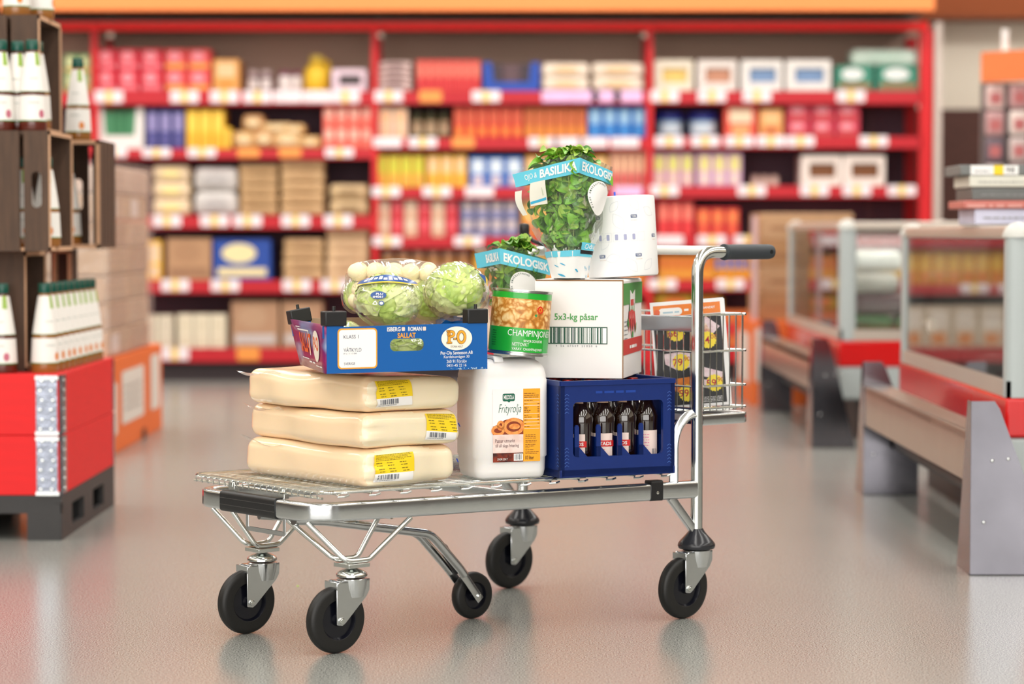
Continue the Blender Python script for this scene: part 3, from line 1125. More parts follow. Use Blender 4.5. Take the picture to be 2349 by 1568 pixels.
lb.text('NETTOVIKT', -0.016, 0.0240, 0.043, 0.0085, WHITE, 0.0006)
lb.text('VARAV  CHAMPINJONER', -0.016, 0.0115, 0.085, 0.0085, WHITE, 0.0006)
lb.text('24,5 kg', 0.06, 0.024, 0.02, 0.0085, WHITE, 0.0006) if False else None
for k in range(7):
    lb.scribble(-0.082, 0.058 - k * 0.006, 0.016, 0.003, mat('dark_green_print', (10, 90, 30), 0.5), k)
SUN = mat('sun_red', (222, 58, 30), 0.4)
pts = []
for k in range(24):
    r = 0.0085 if k % 2 else 0.0115
    pts.append((0.052 + r * cos(2 * pi * k / 24), 0.118 + r * sin(2 * pi * k / 24)))
lb.poly(pts, SUN, 0.0007)
lb.ring(0.052, 0.118, 0.005, 0.005, 0.001, YEL, 0.0009, 16)
lb.poly([(0.036, 0.104), (0.040, 0.108), (0.045, 0.104), (0.041, 0.099)], mat('leaf_print', (60, 150, 80), 0.5), 0.0007)
lb.build('paper_label', tin, smooth=60)

# ---- beer crate
BLU = mat('crate_blue', (4, 38, 108), 0.38, 0, 0.07, 40, 0.05, 50)
brz = radians(24.5)
e1 = Vector((cos(brz), sin(brz), 0)); e2 = Vector((-sin(brz), cos(brz), 0))
bL, bWd, bH = 0.330, 0.40, 0.2475
bc0 = Vector((0.1235, 6.145, 0))
bc = bc0 + e1 * bL / 2 + e2 * bWd / 2
crate = thing('beer_crate', 'dark blue plastic beer crate with brown bottles behind its open front window', 'crate', (bc.x, bc.y, DECK), brz)
mb = MB()
th = 0.012


def side(o, xd, L, nwin, low=False):
    mb.T = frame(o, xd, (0, 0, 1))
    win = rr(0.036, 0.052, L - 0.034, 0.193, 0.012) if not low else rr(L / 2 - 0.075, 0.150, L / 2 + 0.075, 0.195, 0.012)
    plate(mb, rr(0, 0, L, bH, 0.004, 3), [win], th, BLU)
    # raised corner posts and rims
    plate(mb, rr(-0.001, 0.0, L + 0.001, 0.020, 0.002, 2), [], 0.004, BLU)
    m0 = mb.T.copy()
    mb.T = m0 @ Matrix.Translation((0, 0, 0.003))
    plate(mb, [(0, bH - 0.012), (L, bH - 0.012), (L, bH), (0, bH)], [], 0.003, BLU)
    # fingers
    mb.T = m0
    for k in range(0 if low else nwin):
        x = 0.0475 + 0.0618 * k
        mb.T = m0 @ Matrix.Translation((x, 0, -0.001))
        pf = [(-0.006, 0.050), (0.006, 0.050), (0.006, 0.128), (0.003, 0.134), (-0.003, 0.134), (-0.006, 0.128)]
        plate(mb, pf, [], 0.006, BLU)
        plate(mb, [(-0.006, 0.052), (0.030, 0.052), (0.006, 0.078), (-0.006, 0.078)], [], 0.004, BLU)
    # embossed chevrons by the corners
    mb.T = m0
    for x in (0.012, L - 0.022):
        for yy in ([0.165 + 0.009 * q for q in range(6)] + [0.028 + 0.009 * q for q in range(6)]):
            for s in (1, -1):
                mb.tube([(x + 0.006, yy + 0.004, 0.0004), (x + 0.006 + s * 0.006, yy, 0.0004)], 0.0006, mat('scuffed_blue', (60, 100, 180), 0.5), 4)


A = Vector((-bL / 2, -bWd / 2, 0)); B = Vector((bL / 2, -bWd / 2, 0)); C_ = Vector((bL / 2, bWd / 2, 0)); D = Vector((-bL / 2, bWd / 2, 0))
side(A, (1, 0, 0), bL, 4)
side(B, (0, 1, 0), bWd, 5, True)
side(C_, (-1, 0, 0), bL, 4)
side(D, (0, -1, 0), bWd, 5, True)
mb.T = None
mb.box(-bL / 2 + 0.001, -bWd / 2 + 0.001, 0.0, bL / 2 - 0.001, bWd / 2 - 0.001, 0.012, BLU)
mb.T = frame(A, (1, 0, 0), (0, 0, 1))
mb.text('SVERIGES BRYGGERIER', 0.105, 0.214, 0.115, 0.009, mat('scuffed_blue', (60, 100, 180), 0.5), 0.0006) if False else mb.scribble(0.10, 0.214, 0.115, 0.010, mat('embossed_blue', (22, 62, 150), 0.4), 3, 0.0008)
mb.build('crate_shell', crate, smooth=30)
mb = MB()
for k in range(0, 5):
    x = -bL / 2 + 0.0525 + 0.063 * k
    mb.box(x - 0.0012, -bWd / 2 + 0.02, 0.012, x + 0.0012, bWd / 2 - 0.02, 0.10, BLU)
for k in range(1, 5):
    y = -bWd / 2 + bWd * k / 5
    mb.box(-bL / 2 + 0.014, y - 0.0012, 0.012, bL / 2 - 0.014, y + 0.0012, 0.10, BLU)
mb.build('dividers', crate)

# bottles
BG = mat('brown_bottle_glass', (30, 13, 6), 0.05, 0, 0.02, spec=0.8, coat=1.0)
NECKP = mat('neck_label_paper', (196, 158, 132), 0.5, 0, 0.05)
LABP = mat('bottle_label_paper', (236, 214, 206), 0.5, 0, 0.03)
btl = thing('beer_bottle', 'brown glass beer bottle', 'bottle', (0, 0, 0), 0, 'brown beer bottles in the blue crate')
BR = 0.0300
mb = MB().lathe([(0, 0.002), (0.026, 0.0), (BR, 0.004), (BR, 0.118), (0.0315, 0.135), (0.026, 0.152), (0.019, 0.166), (0.0148, 0.182), (0.0135, 0.200), (0.0132, 0.222), (0.0145, 0.2235), (0.0145, 0.228), (0.013, 0.229), (0, 0.229)], BG, 32)
mb.build('glass', btl, smooth=60)
mb = MB()


def cylb(x, y, z):
    a = -pi / 2 + x / BR
    return ((BR + z + 0.0005) * cos(a), (BR + z + 0.0005) * sin(a), y)


mb.T = cylb
mb.rect(-0.040, 0.022, 0.040, 0.096, LABP, 0, 20, 1)
mb.rect(-0.044, 0.062, 0.044, 0.078, REDP, 0.0004, 20, 1)
mb.text('MARIESTADS', -0.036, 0.0655, 0.072, 0.009, WHITE, 0.0008, 0.02)
mb.text('EXPORT', -0.018, 0.048, 0.036, 0.0075, REDP, 0.0006, 0.01)
mb.scribble(-0.02, 0.04, 0.04, 0.003, REDP, 2)
mb.ring(0, 0.030, 0.007, 0.007, 0.002, mat('gold_ring', (190, 140, 60), 0.4), 0.0006, 18)
mb.build('front_label', btl, smooth=60)
mb = MB()
mb.grid(lambda u, v: ((0.0172 - 0.0022 * v) * cos(-pi / 2 + (u - 0.5) * 2.6), (0.0172 - 0.0022 * v) * sin(-pi / 2 + (u - 0.5) * 2.6), 0.174 + 0.02 * v), 12, 2, NECKP)
mb.build('neck_label', btl, smooth=60)
MB().lathe([(0.0152, 0.222), (0.0158, 0.224), (0.0148, 0.230), (0.012, 0.2315), (0, 0.2315)], mat('crown_cap_red', (150, 30, 30), 0.3, 0.6), 20).build('crown_cap', btl)
# a back label for the bottle that is turned round
first = True
rots = [[-0.75, -0.2, -0.75, 3.5], [2.2, 1.1, -0.6, 0.3], [0.1, 2.0, 1.2, -0.8]]
cn = ['against the oil canister', 'second from the canister', 'third from the canister', 'beside the trolley post']
rn = ['in the front row', 'in the second row', 'in the third row']
seen_lbl = {(0, 0): 'with red banner label turned half away', (0, 1): 'with red label reading TADS', (0, 2): 'showing only its red banner edge', (0, 3): 'turned to its white back label with barcode'}
rng = random.Random(4)
for j in range(3):
    for i in range(4):
        o = btl if first else copy_tree(btl)
        first = False
        lx_ = -bL / 2 + 0.084 + 0.063 * i; ly_ = -bWd / 2 + bWd * (j + 0.5) / 5 + 0.010
        p = bc + e1 * lx_ + e2 * ly_
        o.location = (p.x, p.y, DECK + 0.0125)
        o.rotation_euler = (0, 0, rots[j][i] - 0.3)
        ex = seen_lbl.get((j, i))
        o['label'] = ('brown beer bottle ' + (ex + ', ' + rn[j] if ex else rn[j] + ' of the blue crate, ' + cn[i]))
        if j == 0 and i == 3:
            m2 = MB(cylb)
            m2.rect(-0.030 + pi * BR, 0.020, 0.030 + pi * BR, 0.100, LABP, 0.0002, 14, 1)
            m2.bars(0.012 + pi * BR, 0.028, 0.026 + pi * BR, 0.052, GREYP, 9, 0.0006, 9)
            for q in range(5):
                m2.scribble(-0.026 + pi * BR, 0.088 - q * 0.007, 0.03, 0.003, mat('pink_print', (225, 120, 160), 0.5), q)
            m2.build('back_label', o, smooth=60)

# ---- white carton on the crate
crz2 = radians(-12)
e1 = Vector((cos(crz2), sin(crz2), 0)); e2 = Vector((-sin(crz2), cos(crz2), 0))
xL, xW, xH = 0.232, 0.31, 0.2535
q0 = Vector((0.0595, 6.295, 0))
xc = q0 + e1 * xL / 2 + e2 * xW / 2
XZ = DECK + bH + 0.0005
cart_w = mat('white_cardboard', (240, 236, 234), 0.6, 0, 0.02, 3)
kraft = mat('kraft_edge', (150, 112, 78), 0.8, 0, 0.1)
bx = thing('cardboard_carton', 'white cardboard carton printed 5x3-kg with green framed barcode, on the beer crate', 'carton', (xc.x, xc.y, XZ), crz2)
mb = MB()
mb.box(-xL / 2, -xW / 2, 0, xL / 2, xW / 2, xH, cart_w)
mb.build('carton_body', bx, bevel=0.0015, bseg=2)
mb = MB()
mb.box(-xL / 2 + 0.002, -xW / 2 - 0.0008, xH - 0.001, xL / 2 + 0.001, -xW / 2 + 0.0015, xH + 0.0022, kraft)
mb.box(xL / 2 - 0.001, -xW / 2 - 0.001, 0.001, xL / 2 + 0.0016, -xW / 2 + 0.0015, xH + 0.001, kraft)
mb.box(-xL / 2 + 0.004, -xW / 2 + 0.002, xH, xL / 2 - 0.004, -0.004, xH + 0.0025, cart_w)
mb.box(-xL / 2 + 0.004, 0.002, xH, xL / 2 - 0.004, xW / 2 - 0.002, xH + 0.0025, cart_w)
mb.build('flaps', bx)
GP = mat('carton_green', (70, 160, 75), 0.5)
DG = mat('barcode_green', (16, 78, 58), 0.5)
lb = MB(frame((-xL / 2, -xW / 2 - 0.0008, 0), (1, 0, 0), (0, 0, 1)))
lb.text('5x3-kg påsar', 0.052, 0.146, 0.115, 0.0225, GP, 0.0003, 0.012)
lb.rect(0.034, 0.089, 0.192, 0.1335, DG, 0.0002)
lb.rect(0.0365, 0.0915, 0.1895, 0.131, WHITE, 0.0005)
lb.bars(0.041, 0.0915, 0.182, 0.131, DG, 11, 0.0008, 30)
lb.bars(0.041, 0.0915, 0.110, 0.131, mat('grey_bar', (165, 165, 170), 0.5), 12, 0.0007, 9)
for k, ch in enumerate('4 56 07549 21050 6'):
    if ch != ' ':
        lb.text(ch, 0.056 + k * 0.0062, 0.0815, 0.0012 if ch == '1' else 0.0032, 0.0052, GREYP, 0.0003)
lb.build('front_print', bx)
lb = MB(frame((xL / 2 + 0.0018, -xW / 2, 0), (0, 1, 0), (0, 0, 1)))
CG = mat('carton_side_green', (72, 150, 70), 0.5)
CR = mat('carton_side_red', (214, 52, 48), 0.5)
lb.rect(0.0, 0.190, xW, 0.246, CG)
lb.rect(0.0, 0.060, xW, 0.100, CR)
for dx in (0.0, 0.155) if False else (0.03,):
    lb.poly([(0.105, 0.152), (0.185, 0.152), (0.185, 0.228), (0.165, 0.222), (0.145, 0.216), (0.125, 0.222), (0.105, 0.228)], WHITE, 0.0004)
    lb.text('Chili', 0.112, 0.186, 0.066, 0.030, CR, 0.0008, 0.03) if False else lb.scribble(0.112, 0.186, 0.066, 0.026, CR, 4, 0.0008)
    for k, (x, top, bot, lean) in enumerate(((0.10, 0.172, 0.112, -0.01), (0.122, 0.176, 0.105, 0.0), (0.146, 0.174, 0.102, 0.006), (0.170, 0.170, 0.108, 0.016))):
        pts = [(x - 0.012, top), (x + 0.012, top), (x + 0.013 + lean, (top + bot) / 2), (x + 0.002 + lean * 1.6, bot), (x - 0.011 + lean, (top + bot) / 2)]
        lb.poly(pts, CR, 0.0006)
        lb.poly([(x - 0.006, top), (x + 0.006, top), (x + 0.002, top + 0.022), (x - 0.002, top + 0.022)], CG, 0.0007)
    lb.poly([(0.185, 0.112), (0.205, 0.120), (0.21, 0.14), (0.19, 0.132)], CG, 0.0006)
    lb.poly([(0.06, 0.14), (0.085, 0.128), (0.095, 0.142), (0.075, 0.155)], CG, 0.0006)
    lb.poly([(0.13, 0.104), (0.16, 0.100), (0.155, 0.116), (0.14, 0.118)], CG, 0.0008)
lb.scribble(0.10, 0.074, 0.12, 0.013, WHITE, 8, 0.0005)
for k in range(5):
    lb.scribble(0.015, 0.145 - k * 0.011, 0.05, 0.004, GREYP, k, 0.0005)
lb.build('side_print', bx)

# ---- wrapped paper roll on the carton
rp_ = atY(1431, 640, 6.44)
roll = thing('paper_roll', 'large paper towel roll in white printed wrapper leaning on the carton', 'paper roll', (0.2975, 6.445, XZ + xH + 0.006), 0, rot=(radians(-1.5), radians(-3.2), 0))
mb = MB()
RR = 0.0935
WR = mat('white_wrapper', (246, 245, 244), 0.5, 0, 0.01, 8, 0.12, 30)
mb.lathe([(0.02, 0.004), (RR - 0.01, 0.0), (RR - 0.002, 0.002), (RR, 0.008), (RR, 0.205), (RR - 0.002, 0.212), (RR - 0.012, 0.214), (0.025, 0.208), (0.02, 0.19)], WR, 56)
mb.build('wrapper', roll, smooth=50)
lb = MB()


def cylr(x, y, z):
    a = -pi / 2 + x / RR
    return ((RR + z + 0.0004) * cos(a), (RR + z + 0.0004) * sin(a), y)


lb.T = cylr
LG = mat('wrapper_pale_line', (214, 216, 222), 0.5)
TB = mat('wrapper_blue_grey', (98, 112, 150), 0.5)


def leaf(cx, cy, s, an):
    for k in range(2):
        sg = 1 if k else -1
        pts = []
        for q in range(9):
            t = q / 8
            x = (t - 0.5) * s; y = sg * s * 0.28 * sin(pi * t)
            pts.append((cx + x * cos(an) - y * sin(an), cy + x * sin(an) + y * cos(an)))
        for p, q in zip(pts, pts[1:]):
            d = Vector((q[0] - p[0], q[1] - p[1])); n = Vector((-d.y, d.x)).normalized() * 0.0004
            lb.poly([(p[0] - n.x, p[1] - n.y), (q[0] - n.x, q[1] - n.y), (q[0] + n.x, q[1] + n.y), (p[0] + n.x, p[1] + n.y)], LG, 0.0003)


for (cx, cy, s, an) in ((-0.02, 0.185, 0.035, 0.9), (0.035, 0.19, 0.04, 2.2), (-0.01, 0.145, 0.05, 2.1), (-0.05, 0.09, 0.04, 1.0), (0.02, 0.03, 0.045, 2.2), (-0.03, 0.05, 0.04, 0.2), (0.07, 0.03, 0.04, 0.8), (0.08, 0.17, 0.04, 2.6)):
    leaf(cx, cy, s, an)
for (cx, cy) in ((0.032, 0.158), (0.040, 0.056), (0.100, 0.106), (-0.06, 0.056), (-0.07, 0.158)):
    lb.rrect(cx - 0.009, cy - 0.0045, cx + 0.009, cy + 0.0045, 0.002, TB, 0.0004)
    lb.text('TORK', cx - 0.007, cy - 0.003, 0.014, 0.006, WHITE, 0.0008, 0.01)
    lb.scribble(cx - 0.008, cy - 0.011, 0.018, 0.0018, mat('peach_print', (225, 200, 180), 0.5), int(cx * 900) % 50)
for x in range(6):
    x0 = -0.072 + x * 0.023
    for a, b, c_, d in ((x0, 0.093, x0 + 0.019, 0.0935), (x0, 0.116, x0 + 0.019, 0.1165), (x0, 0.093, x0 + 0.0005, 0.1165), (x0 + 0.0185, 0.093, x0 + 0.019, 0.1165)):
        lb.rect(a, b, c_, d, LG, 0.0003)
    if x < 5:
        lb.rrect(x0 + 0.005, 0.097, x0 + 0.013, 0.112, 0.002, mat('wrapper_lilac', (170, 172, 205), 0.5), 0.0005)
lb.build('wrapper_print', roll, smooth=60)
mb = MB()
mb.cbox((-0.012, -0.01, 0.219), (0.005, 0.001, 0.016), mat('blue_tab', (40, 90, 220), 0.5))
mb.build('pull_tab', roll)

# ---- cardboard salad tray, built on its own four corners
TB0 = atY(748, 857, 5.80); TB1 = atY(1118, 845, 6.005); zt0 = TB0.z
TB1 = Vector((TB1.x, TB1.y, zt0))
TB3 = atZ(690, 835, zt0); TB2 = TB1 + TB3 - TB0
tray = thing('salad_tray', 'blue cardboard salad tray with black corner caps on top of the cream blocks', 'tray', tuple((TB0 + TB2) / 2), 0)
TBLUE = mat('tray_blue', (8, 92, 168), 0.38, 0, 0.03, 8, coat=0.15)
TCARD = mat('tray_inner_card', (176, 148, 120), 0.8, 0, 0.05)
TH_ = 0.118
xd = (TB1 - TB0); xl = xd.length; xd.normalize()
up = Vector((0, 0, 1))
mb = MB(frame(TB0, xd, up))
hole = rr(0.170, 0.050, 0.262, 0.080, 0.013)
plate(mb, [(0, 0), (xl, 0), (xl, TH_ - 0.0), (xl - 0.052, TH_ - 0.0), (xl - 0.055, TH_ - 0.003), (0.052, TH_ - 0.006), (0.0, TH_ - 0.002)], [hole], 0.004, TBLUE)
fp = mb.build('front_panel', tray, True, smooth=0)
# front print
TOR = mat('tray_orange', (250, 170, 50), 0.4)
lb = MB(frame(TB0 + xd.cross(up) * 0.0008, xd, up))
lb.rrect(0.030, 0.010, 0.135, 0.108, 0.010, TOR, 0.0002)
lb.rrect(0.0335, 0.0135, 0.1315, 0.1045, 0.008, WHITE, 0.0006)
NAV = mat('navy_small_print', (45, 50, 95), 0.5)
lb.text('KLASS 1', 0.0455, 0.0835, 0.0395, 0.0085, NAV, 0.0010)
lb.text('VÅTKYLD', 0.0455, 0.0515, 0.0470, 0.0115, NAV, 0.0010)
lb.text('IP nr. 11 15 508', 0.0455, 0.0455, 0.034, 0.0035, NAV, 0.0010)
lb.text('SVERIGE', 0.0465, 0.0195, 0.0290, 0.0065, NAV, 0.0010)
lb.text('ISBERG', 0.1615, 0.0985, 0.036, 0.0105, WHITE, 0.0004, 0.02)
lb.rrect(0.2005, 0.0990, 0.2095, 0.1085, 0.002, mat('pale_box_print', (236, 214, 200), 0.5), 0.0004)
lb.text('ROMAN', 0.218, 0.0985, 0.0365, 0.0105, WHITE, 0.0004, 0.02)
lb.rrect(0.2575, 0.0990, 0.2665, 0.1085, 0.002, mat('pale_box_print', (236, 214, 200), 0.5), 0.0004)
lb.text('SALLAT', 0.1895, 0.0820, 0.049, 0.0125, TOR, 0.0004, 0.025)
LOGOC = mat('logo_ivory', (248, 240, 225), 0.4)
lb.ell(0.351, 0.078, 0.0425, 0.0295, LOGOC, 0.0004, 40)
OUTL = mat('logo_outline', (50, 60, 60), 0.5)
# P-O drawn with slab serifs: outline below, orange above


def po(m, g, z, S=1.0):
    def R_(x0, y0, x1, y1):
        lb.rect(x0 - g, y0 - g, x1 + g, y1 + g, m, z)
    ox, oy, h = 0.3235, 0.066, 0.032
    R_(ox + 0.003, oy, ox + 0.0095, oy + h)
    R_(ox, oy, ox + 0.0135, oy + 0.003)
    R_(ox, oy + h - 0.003, ox + 0.010, oy + h)
    lb.ring(ox + 0.0115, oy + h - 0.0088, 0.0105 + g, 0.0088 + g, 0.0052 + 2 * g, m, z, 28)
    R_(ox + 0.0185, oy + 0.0095, ox + 0.025, oy + 0.0125)
    lb.ring(ox + 0.040, oy + h / 2 - 0.001, 0.0128 + g, 0.0165 + g, 0.0058 + 2 * g, m, z, 32)


po(OUTL, 0.0011, 0.0008)
po(TOR, 0.0, 0.0014)
lb.text('STORA HULT', 0.334, 0.0555, 0.034, 0.0048, OUTL, 0.0008)
lb.text('Per-Ola Santesson AB', 0.3065, 0.0385, 0.0885, 0.0085, WHITE, 0.0004, 0.008)
lb.text('Kardehusvägen 30', 0.3155, 0.0275, 0.0705, 0.0090, WHITE, 0.0004)
lb.text('260 91 Förslöv', 0.323, 0.0175, 0.0555, 0.0082, WHITE, 0.0004)
lb.text('0431-45 22 16', 0.3235, 0.0080, 0.0540, 0.0070, WHITE, 0.0004)
rs = random.Random(3)
for k in range(26):
    x = rs.uniform(0.33, xl - 0.004); lb.rect(x, rs.uniform(0.0005, 0.004), x + rs.uniform(0.001, 0.004), rs.uniform(0.002, 0.0055), mat('worn_card', (170, 200, 225), 0.7), 0.0003)
lb.build('front_print', fp, True)

# left end panel, leaning outwards
SIDEC = bpy.data.materials.new('tray_side_print')
SIDEC.use_nodes = True
nt = SIDEC.node_tree
tc = nt.nodes.new('ShaderNodeTexCoord'); mpn = nt.nodes.new('ShaderNodeMapping')
mpn.inputs['Scale'].default_value = (5, 2.2, 7)
nz = nt.nodes.new('ShaderNodeTexNoise'); nz.inputs['Scale'].default_value = 1.6; nz.inputs['Detail'].default_value = 2
nt.links.new(tc.outputs['Object'], mpn.inputs[0]); nt.links.new(mpn.outputs[0], nz.inputs['Vector'])
rp = nt.nodes.new('ShaderNodeValToRGB'); el = rp.color_ramp.elements
el[0].position = 0.35; el[0].color = lin((150, 24, 84)) + (1,)
el[1].position = 0.72; el[1].color = lin((205, 205, 220)) + (1,)
e_ = el.new(0.5); e_.color = lin((120, 30, 100)) + (1,)
e_ = el.new(0.60); e_.color = lin((120, 130, 170)) + (1,)
nt.links.new(nz.outputs[0], rp.inputs[0]); nt.links.new(rp.outputs[0], nt.nodes['Principled BSDF'].inputs['Base Color'])
nt.nodes['Principled BSDF'].inputs['Roughness'].default_value = 0.3
yd = TB3 - TB0; yl = yd.length
lean = atY(664, 729, TB3.y) - TB3       # how far the back top corner leans out
topn = Vector((0, 0, TH_ - 0.001))
mb = MB()


def lp_(u, v, off=0.0):
    base = TB3.lerp(TB0, u)
    top = base + topn * v + Vector((lean.x, 0, 0)) * v * (1 - u) ** 1.0 * 1.0
    return top + Vector((-cos(0.23), -0.23, 0)) * off


mb.grid(lambda u, v: lp_(u, v), 8, 4, SIDEC)
ep = mb.build('end_panel', tray, True, solid=0.003)
lb = MB(lambda x, y, z: lp_(x, y, 0.003 + z))
ORD = mat('side_orange', (240, 100, 30), 0.4)
lb.text('SALLAT', 0.24, 0.34, 0.34, 0.42, ORD, 0.0005, 0.03)
lb.rect(0.22, 0.80, 0.52, 0.83, WHITE, 0.0004); lb.rect(0.52, 0.30, 0.54, 0.83, WHITE, 0.0004)
lb.rect(0.22, 0.20, 0.46, 0.22, WHITE, 0.0004)
lb.ell(0.735, 0.52, 0.095, 0.33, LOGOC, 0.0004, 32)
lb.text('P-O', 0.665, 0.42, 0.14, 0.30, ORD, 0.0008, 0.03)
lb.scribble(0.18, 0.86, 0.14, 0.03, WHITE, 2, 0.0004)
lb.scribble(0.46, 0.14, 0.2, 0.05, WHITE, 3, 0.0004)
lb.scribble(0.70, 0.10, 0.2, 0.03, WHITE, 6, 0.0004)
lb.build('end_print', ep, True)
# other walls and bottom
mb = MB(frame(TB1, (TB2 - TB1), up))
plate(mb, [(0, 0), (yl, 0), (yl, TH_), (0, TH_)], [], 0.004, TBLUE)
mb.build('far_end_panel', tray, True, smooth=0)
mb = MB(frame(TB2, (TB3 - TB2), up))
plate(mb, [(0, 0), (xl, 0), (xl, TH_), (0, TH_)], [rr(0.170, 0.050, 0.262, 0.080, 0.013)], 0.004, TCARD)
mb.build('back_panel', tray, True, smooth=0)
mb = MB()
for z in (0.0, 0.004):
    mb.f([mb.v(p + Vector((0, 0, z))) for p in ((TB0, TB1, TB2, TB3) if z else (TB3, TB2, TB1, TB0))], TCARD)
mb.build('bottom_panel', tray, True, smooth=0)
# corner caps
for P, dx, dy, lean_ in ((TB0, xd, yd.normalized(), 0), (TB1 - xd * 0.053, xd, yd.normalized(), 0), (TB3, xd, yd.normalized() * -1, 1), (TB2 - xd * 0.053, xd, yd.normalized() * -1, 0)):
    base = P + up * (TH_ - 0.004) + (Vector((lean.x, 0, -0.012)) if lean_ else Vector((0, 0, 0)))
    m_ = MB()
    mt = frame((0, 0, 0), dx, up)
    m0 = Matrix.Translation(base)
    if lean_:
        m0 = m0 @ Matrix.Rotation(radians(-10), 4, 'Y')
    m0 = m0 @ mt
    sgn = -1
    zd = (mt.to_3x3() @ Vector((0, 0, 1))).dot(dy)
    s = 1 if zd > 0 else -1
    m_.T = m0
    a, b = sorted((-0.004 * s, 0.028 * s))
    m_.box(-0.003, 0, a, 0.054, 0.036, b, BLK)
    cp_ = m_.build('corner_cap', tray, True, bevel=0.003)
    m_ = MB(m0)
    mid = (a + b) / 2
    m_.lathe([(0.0055, 0.034), (0.0042, 0.046), (0.003, 0.047), (0, 0.047)], BLK, 12, (0.026, 0, mid), 'z') if False else m_.sweep([(0.026, 0.034, mid), (0.026, 0.0475, mid)], [(0.0042 * cos(q * pi / 5), 0.0042 * sin(q * pi / 5)) for q in range(10)], BLK)
    m_.build('locating_pin', cp_, True)
    m_ = MB(m0)
    q1_, q2_ = sorted((s * 0.0055, s * 0.024))
    m_.box(0.001, -0.03, q1_, 0.050, 0.002, q2_, TBLUE)
    m_.build('corner_post', tray, True)

# ---- lettuces
LET = mat('iceberg_leaf', (172, 200, 84), 0.42, 0, 0.18, 16, 0.35, 60, sss=0.1, c2=(206, 222, 126))
LETD = mat('iceberg_leaf_green', (150, 182, 66), 0.42, 0, 0.2, 14, 0.35, 60, sss=0.1, c2=(190, 210, 110))
LETP = mat('iceberg_leaf_pale', (222, 232, 160), 0.42, 0, 0.1, 14, 0.3, 60, sss=0.15)
LFILM = film('lettuce_film', 0.0, (255, 255, 250), 0.035, 12, 0.5, 0.12, 0.36)


def lettuce(name, label, c, R, seed, sq=(1, 1, 0.86), nl=16, decal=None, wrap=True, gather=None, grp='wrapped lettuces in the blue tray'):
    rnd = random.Random(seed)
    t = thing(name, label, 'lettuce', c, 0, grp)
    mb = MB()
    mb.grid(lambda u, v: tuple(R * 0.86 * s_ * q for s_, q in zip(sq, (sin(v * pi) * cos(u * 2 * pi), sin(v * pi) * sin(u * 2 * pi), cos(v * pi)))), 24, 14, LET, wrap=True)
    mb.build('heart', t, smooth=80)
    mb = MB()
    for k in range(nl):
        th0 = rnd.uniform(0, 2 * pi) if k > 5 else -pi / 2 + rnd.uniform(-0.9, 0.9)
        ph0 = rnd.uniform(-0.35, 1.15)
        ax_ = Vector((cos(th0) * cos(ph0), sin(th0) * cos(ph0), sin(ph0)))
        tg = Vector((-sin(th0), cos(th0), 0))
        bt = ax_.cross(tg).normalized()
        spin = rnd.uniform(-1, 1)
        a_ = tg * cos(spin) + bt * sin(spin); b_ = bt * cos(spin) - tg * sin(spin)
        ex = rnd.uniform(0.75, 1.05)
        rk = rnd.uniform(0.93, 1.01)
        ph = rnd.uniform(0, 6)
        mtl = rnd.choice((LET, LETD, LET, LETP))

        def fn(u, v, ax_=ax_, a_=a_, b_=b_, ex=ex, rk=rk, ph=ph):
            s = (u - 0.5) * 2; q = (v - 0.5) * 2
            d = (ax_ + a_ * tan(s * ex * 0.62) + b_ * tan(q * ex * 0.62)).normalized()
            e = max(abs(s), abs(q))
            rim = max(0, e - 0.62) / 0.38
            ruf = rim * 0.030 * sin(9 * s + ph + 2 * q) * cos(8 * q + ph * 1.3)
            vein = -0.018 * math.exp(-(q / 0.07) ** 2) * (1 - abs(s)) + 0.010 * sin(12 * q + 5 * abs(s) * 2)
            nn = noise.noise(d * 5 + Vector((ph, 0, 0))) * 0.05
            r_ = R * (rk + 0.03 * rim + ruf + vein + nn)
            return (d.x * r_ * sq[0], d.y * r_ * sq[1], d.z * r_ * sq[2])
        mb.grid(fn, 20, 20, mtl)
    mb.build('leaves', t, smooth=70)
    if wrap:
        mb = MB()
        g = gather or Vector((0.5, -0.6, -0.6))
        g = g.normalized()

        def fs(u, v):
            d = Vector((sin(v * pi) * cos(u * 2 * pi), sin(v * pi) * sin(u * 2 * pi), cos(v * pi)))
            k = 1.055 + 0.035 * noise.noise(d * 2.3 + Vector((seed, 0, 0))) + 0.025 * noise.noise(d * 7 + Vector((seed, 3, 0)))
            dg = max(0, d.dot(g))
            an = atan2(d.cross(g).z, d.cross(g).x)
            k += dg ** 3 * (0.06 * sin(an * 11) * (1 - dg ** 6))
            return (d.x * R * k * sq[0], d.y * R * k * sq[1], d.z * R * k * sq[2])
        mb.grid(fs, 64, 36, LFILM, wrap=True)
        mb.build('wrapper', t, smooth=80)
    return t


def onball(R, sq, th0, ph0, k=1.09):
    """map local x,y metres to the side of a squashed ball, centred on direction th0, ph0"""
    def f(x, y, z):
        a = th0 + x / R; b = ph0 + y / R
        rr_ = R * k + z
        return (rr_ * cos(b) * cos(a) * sq[0], rr_ * cos(b) * sin(a) * sq[1], rr_ * sin(b) * sq[2])
    return f


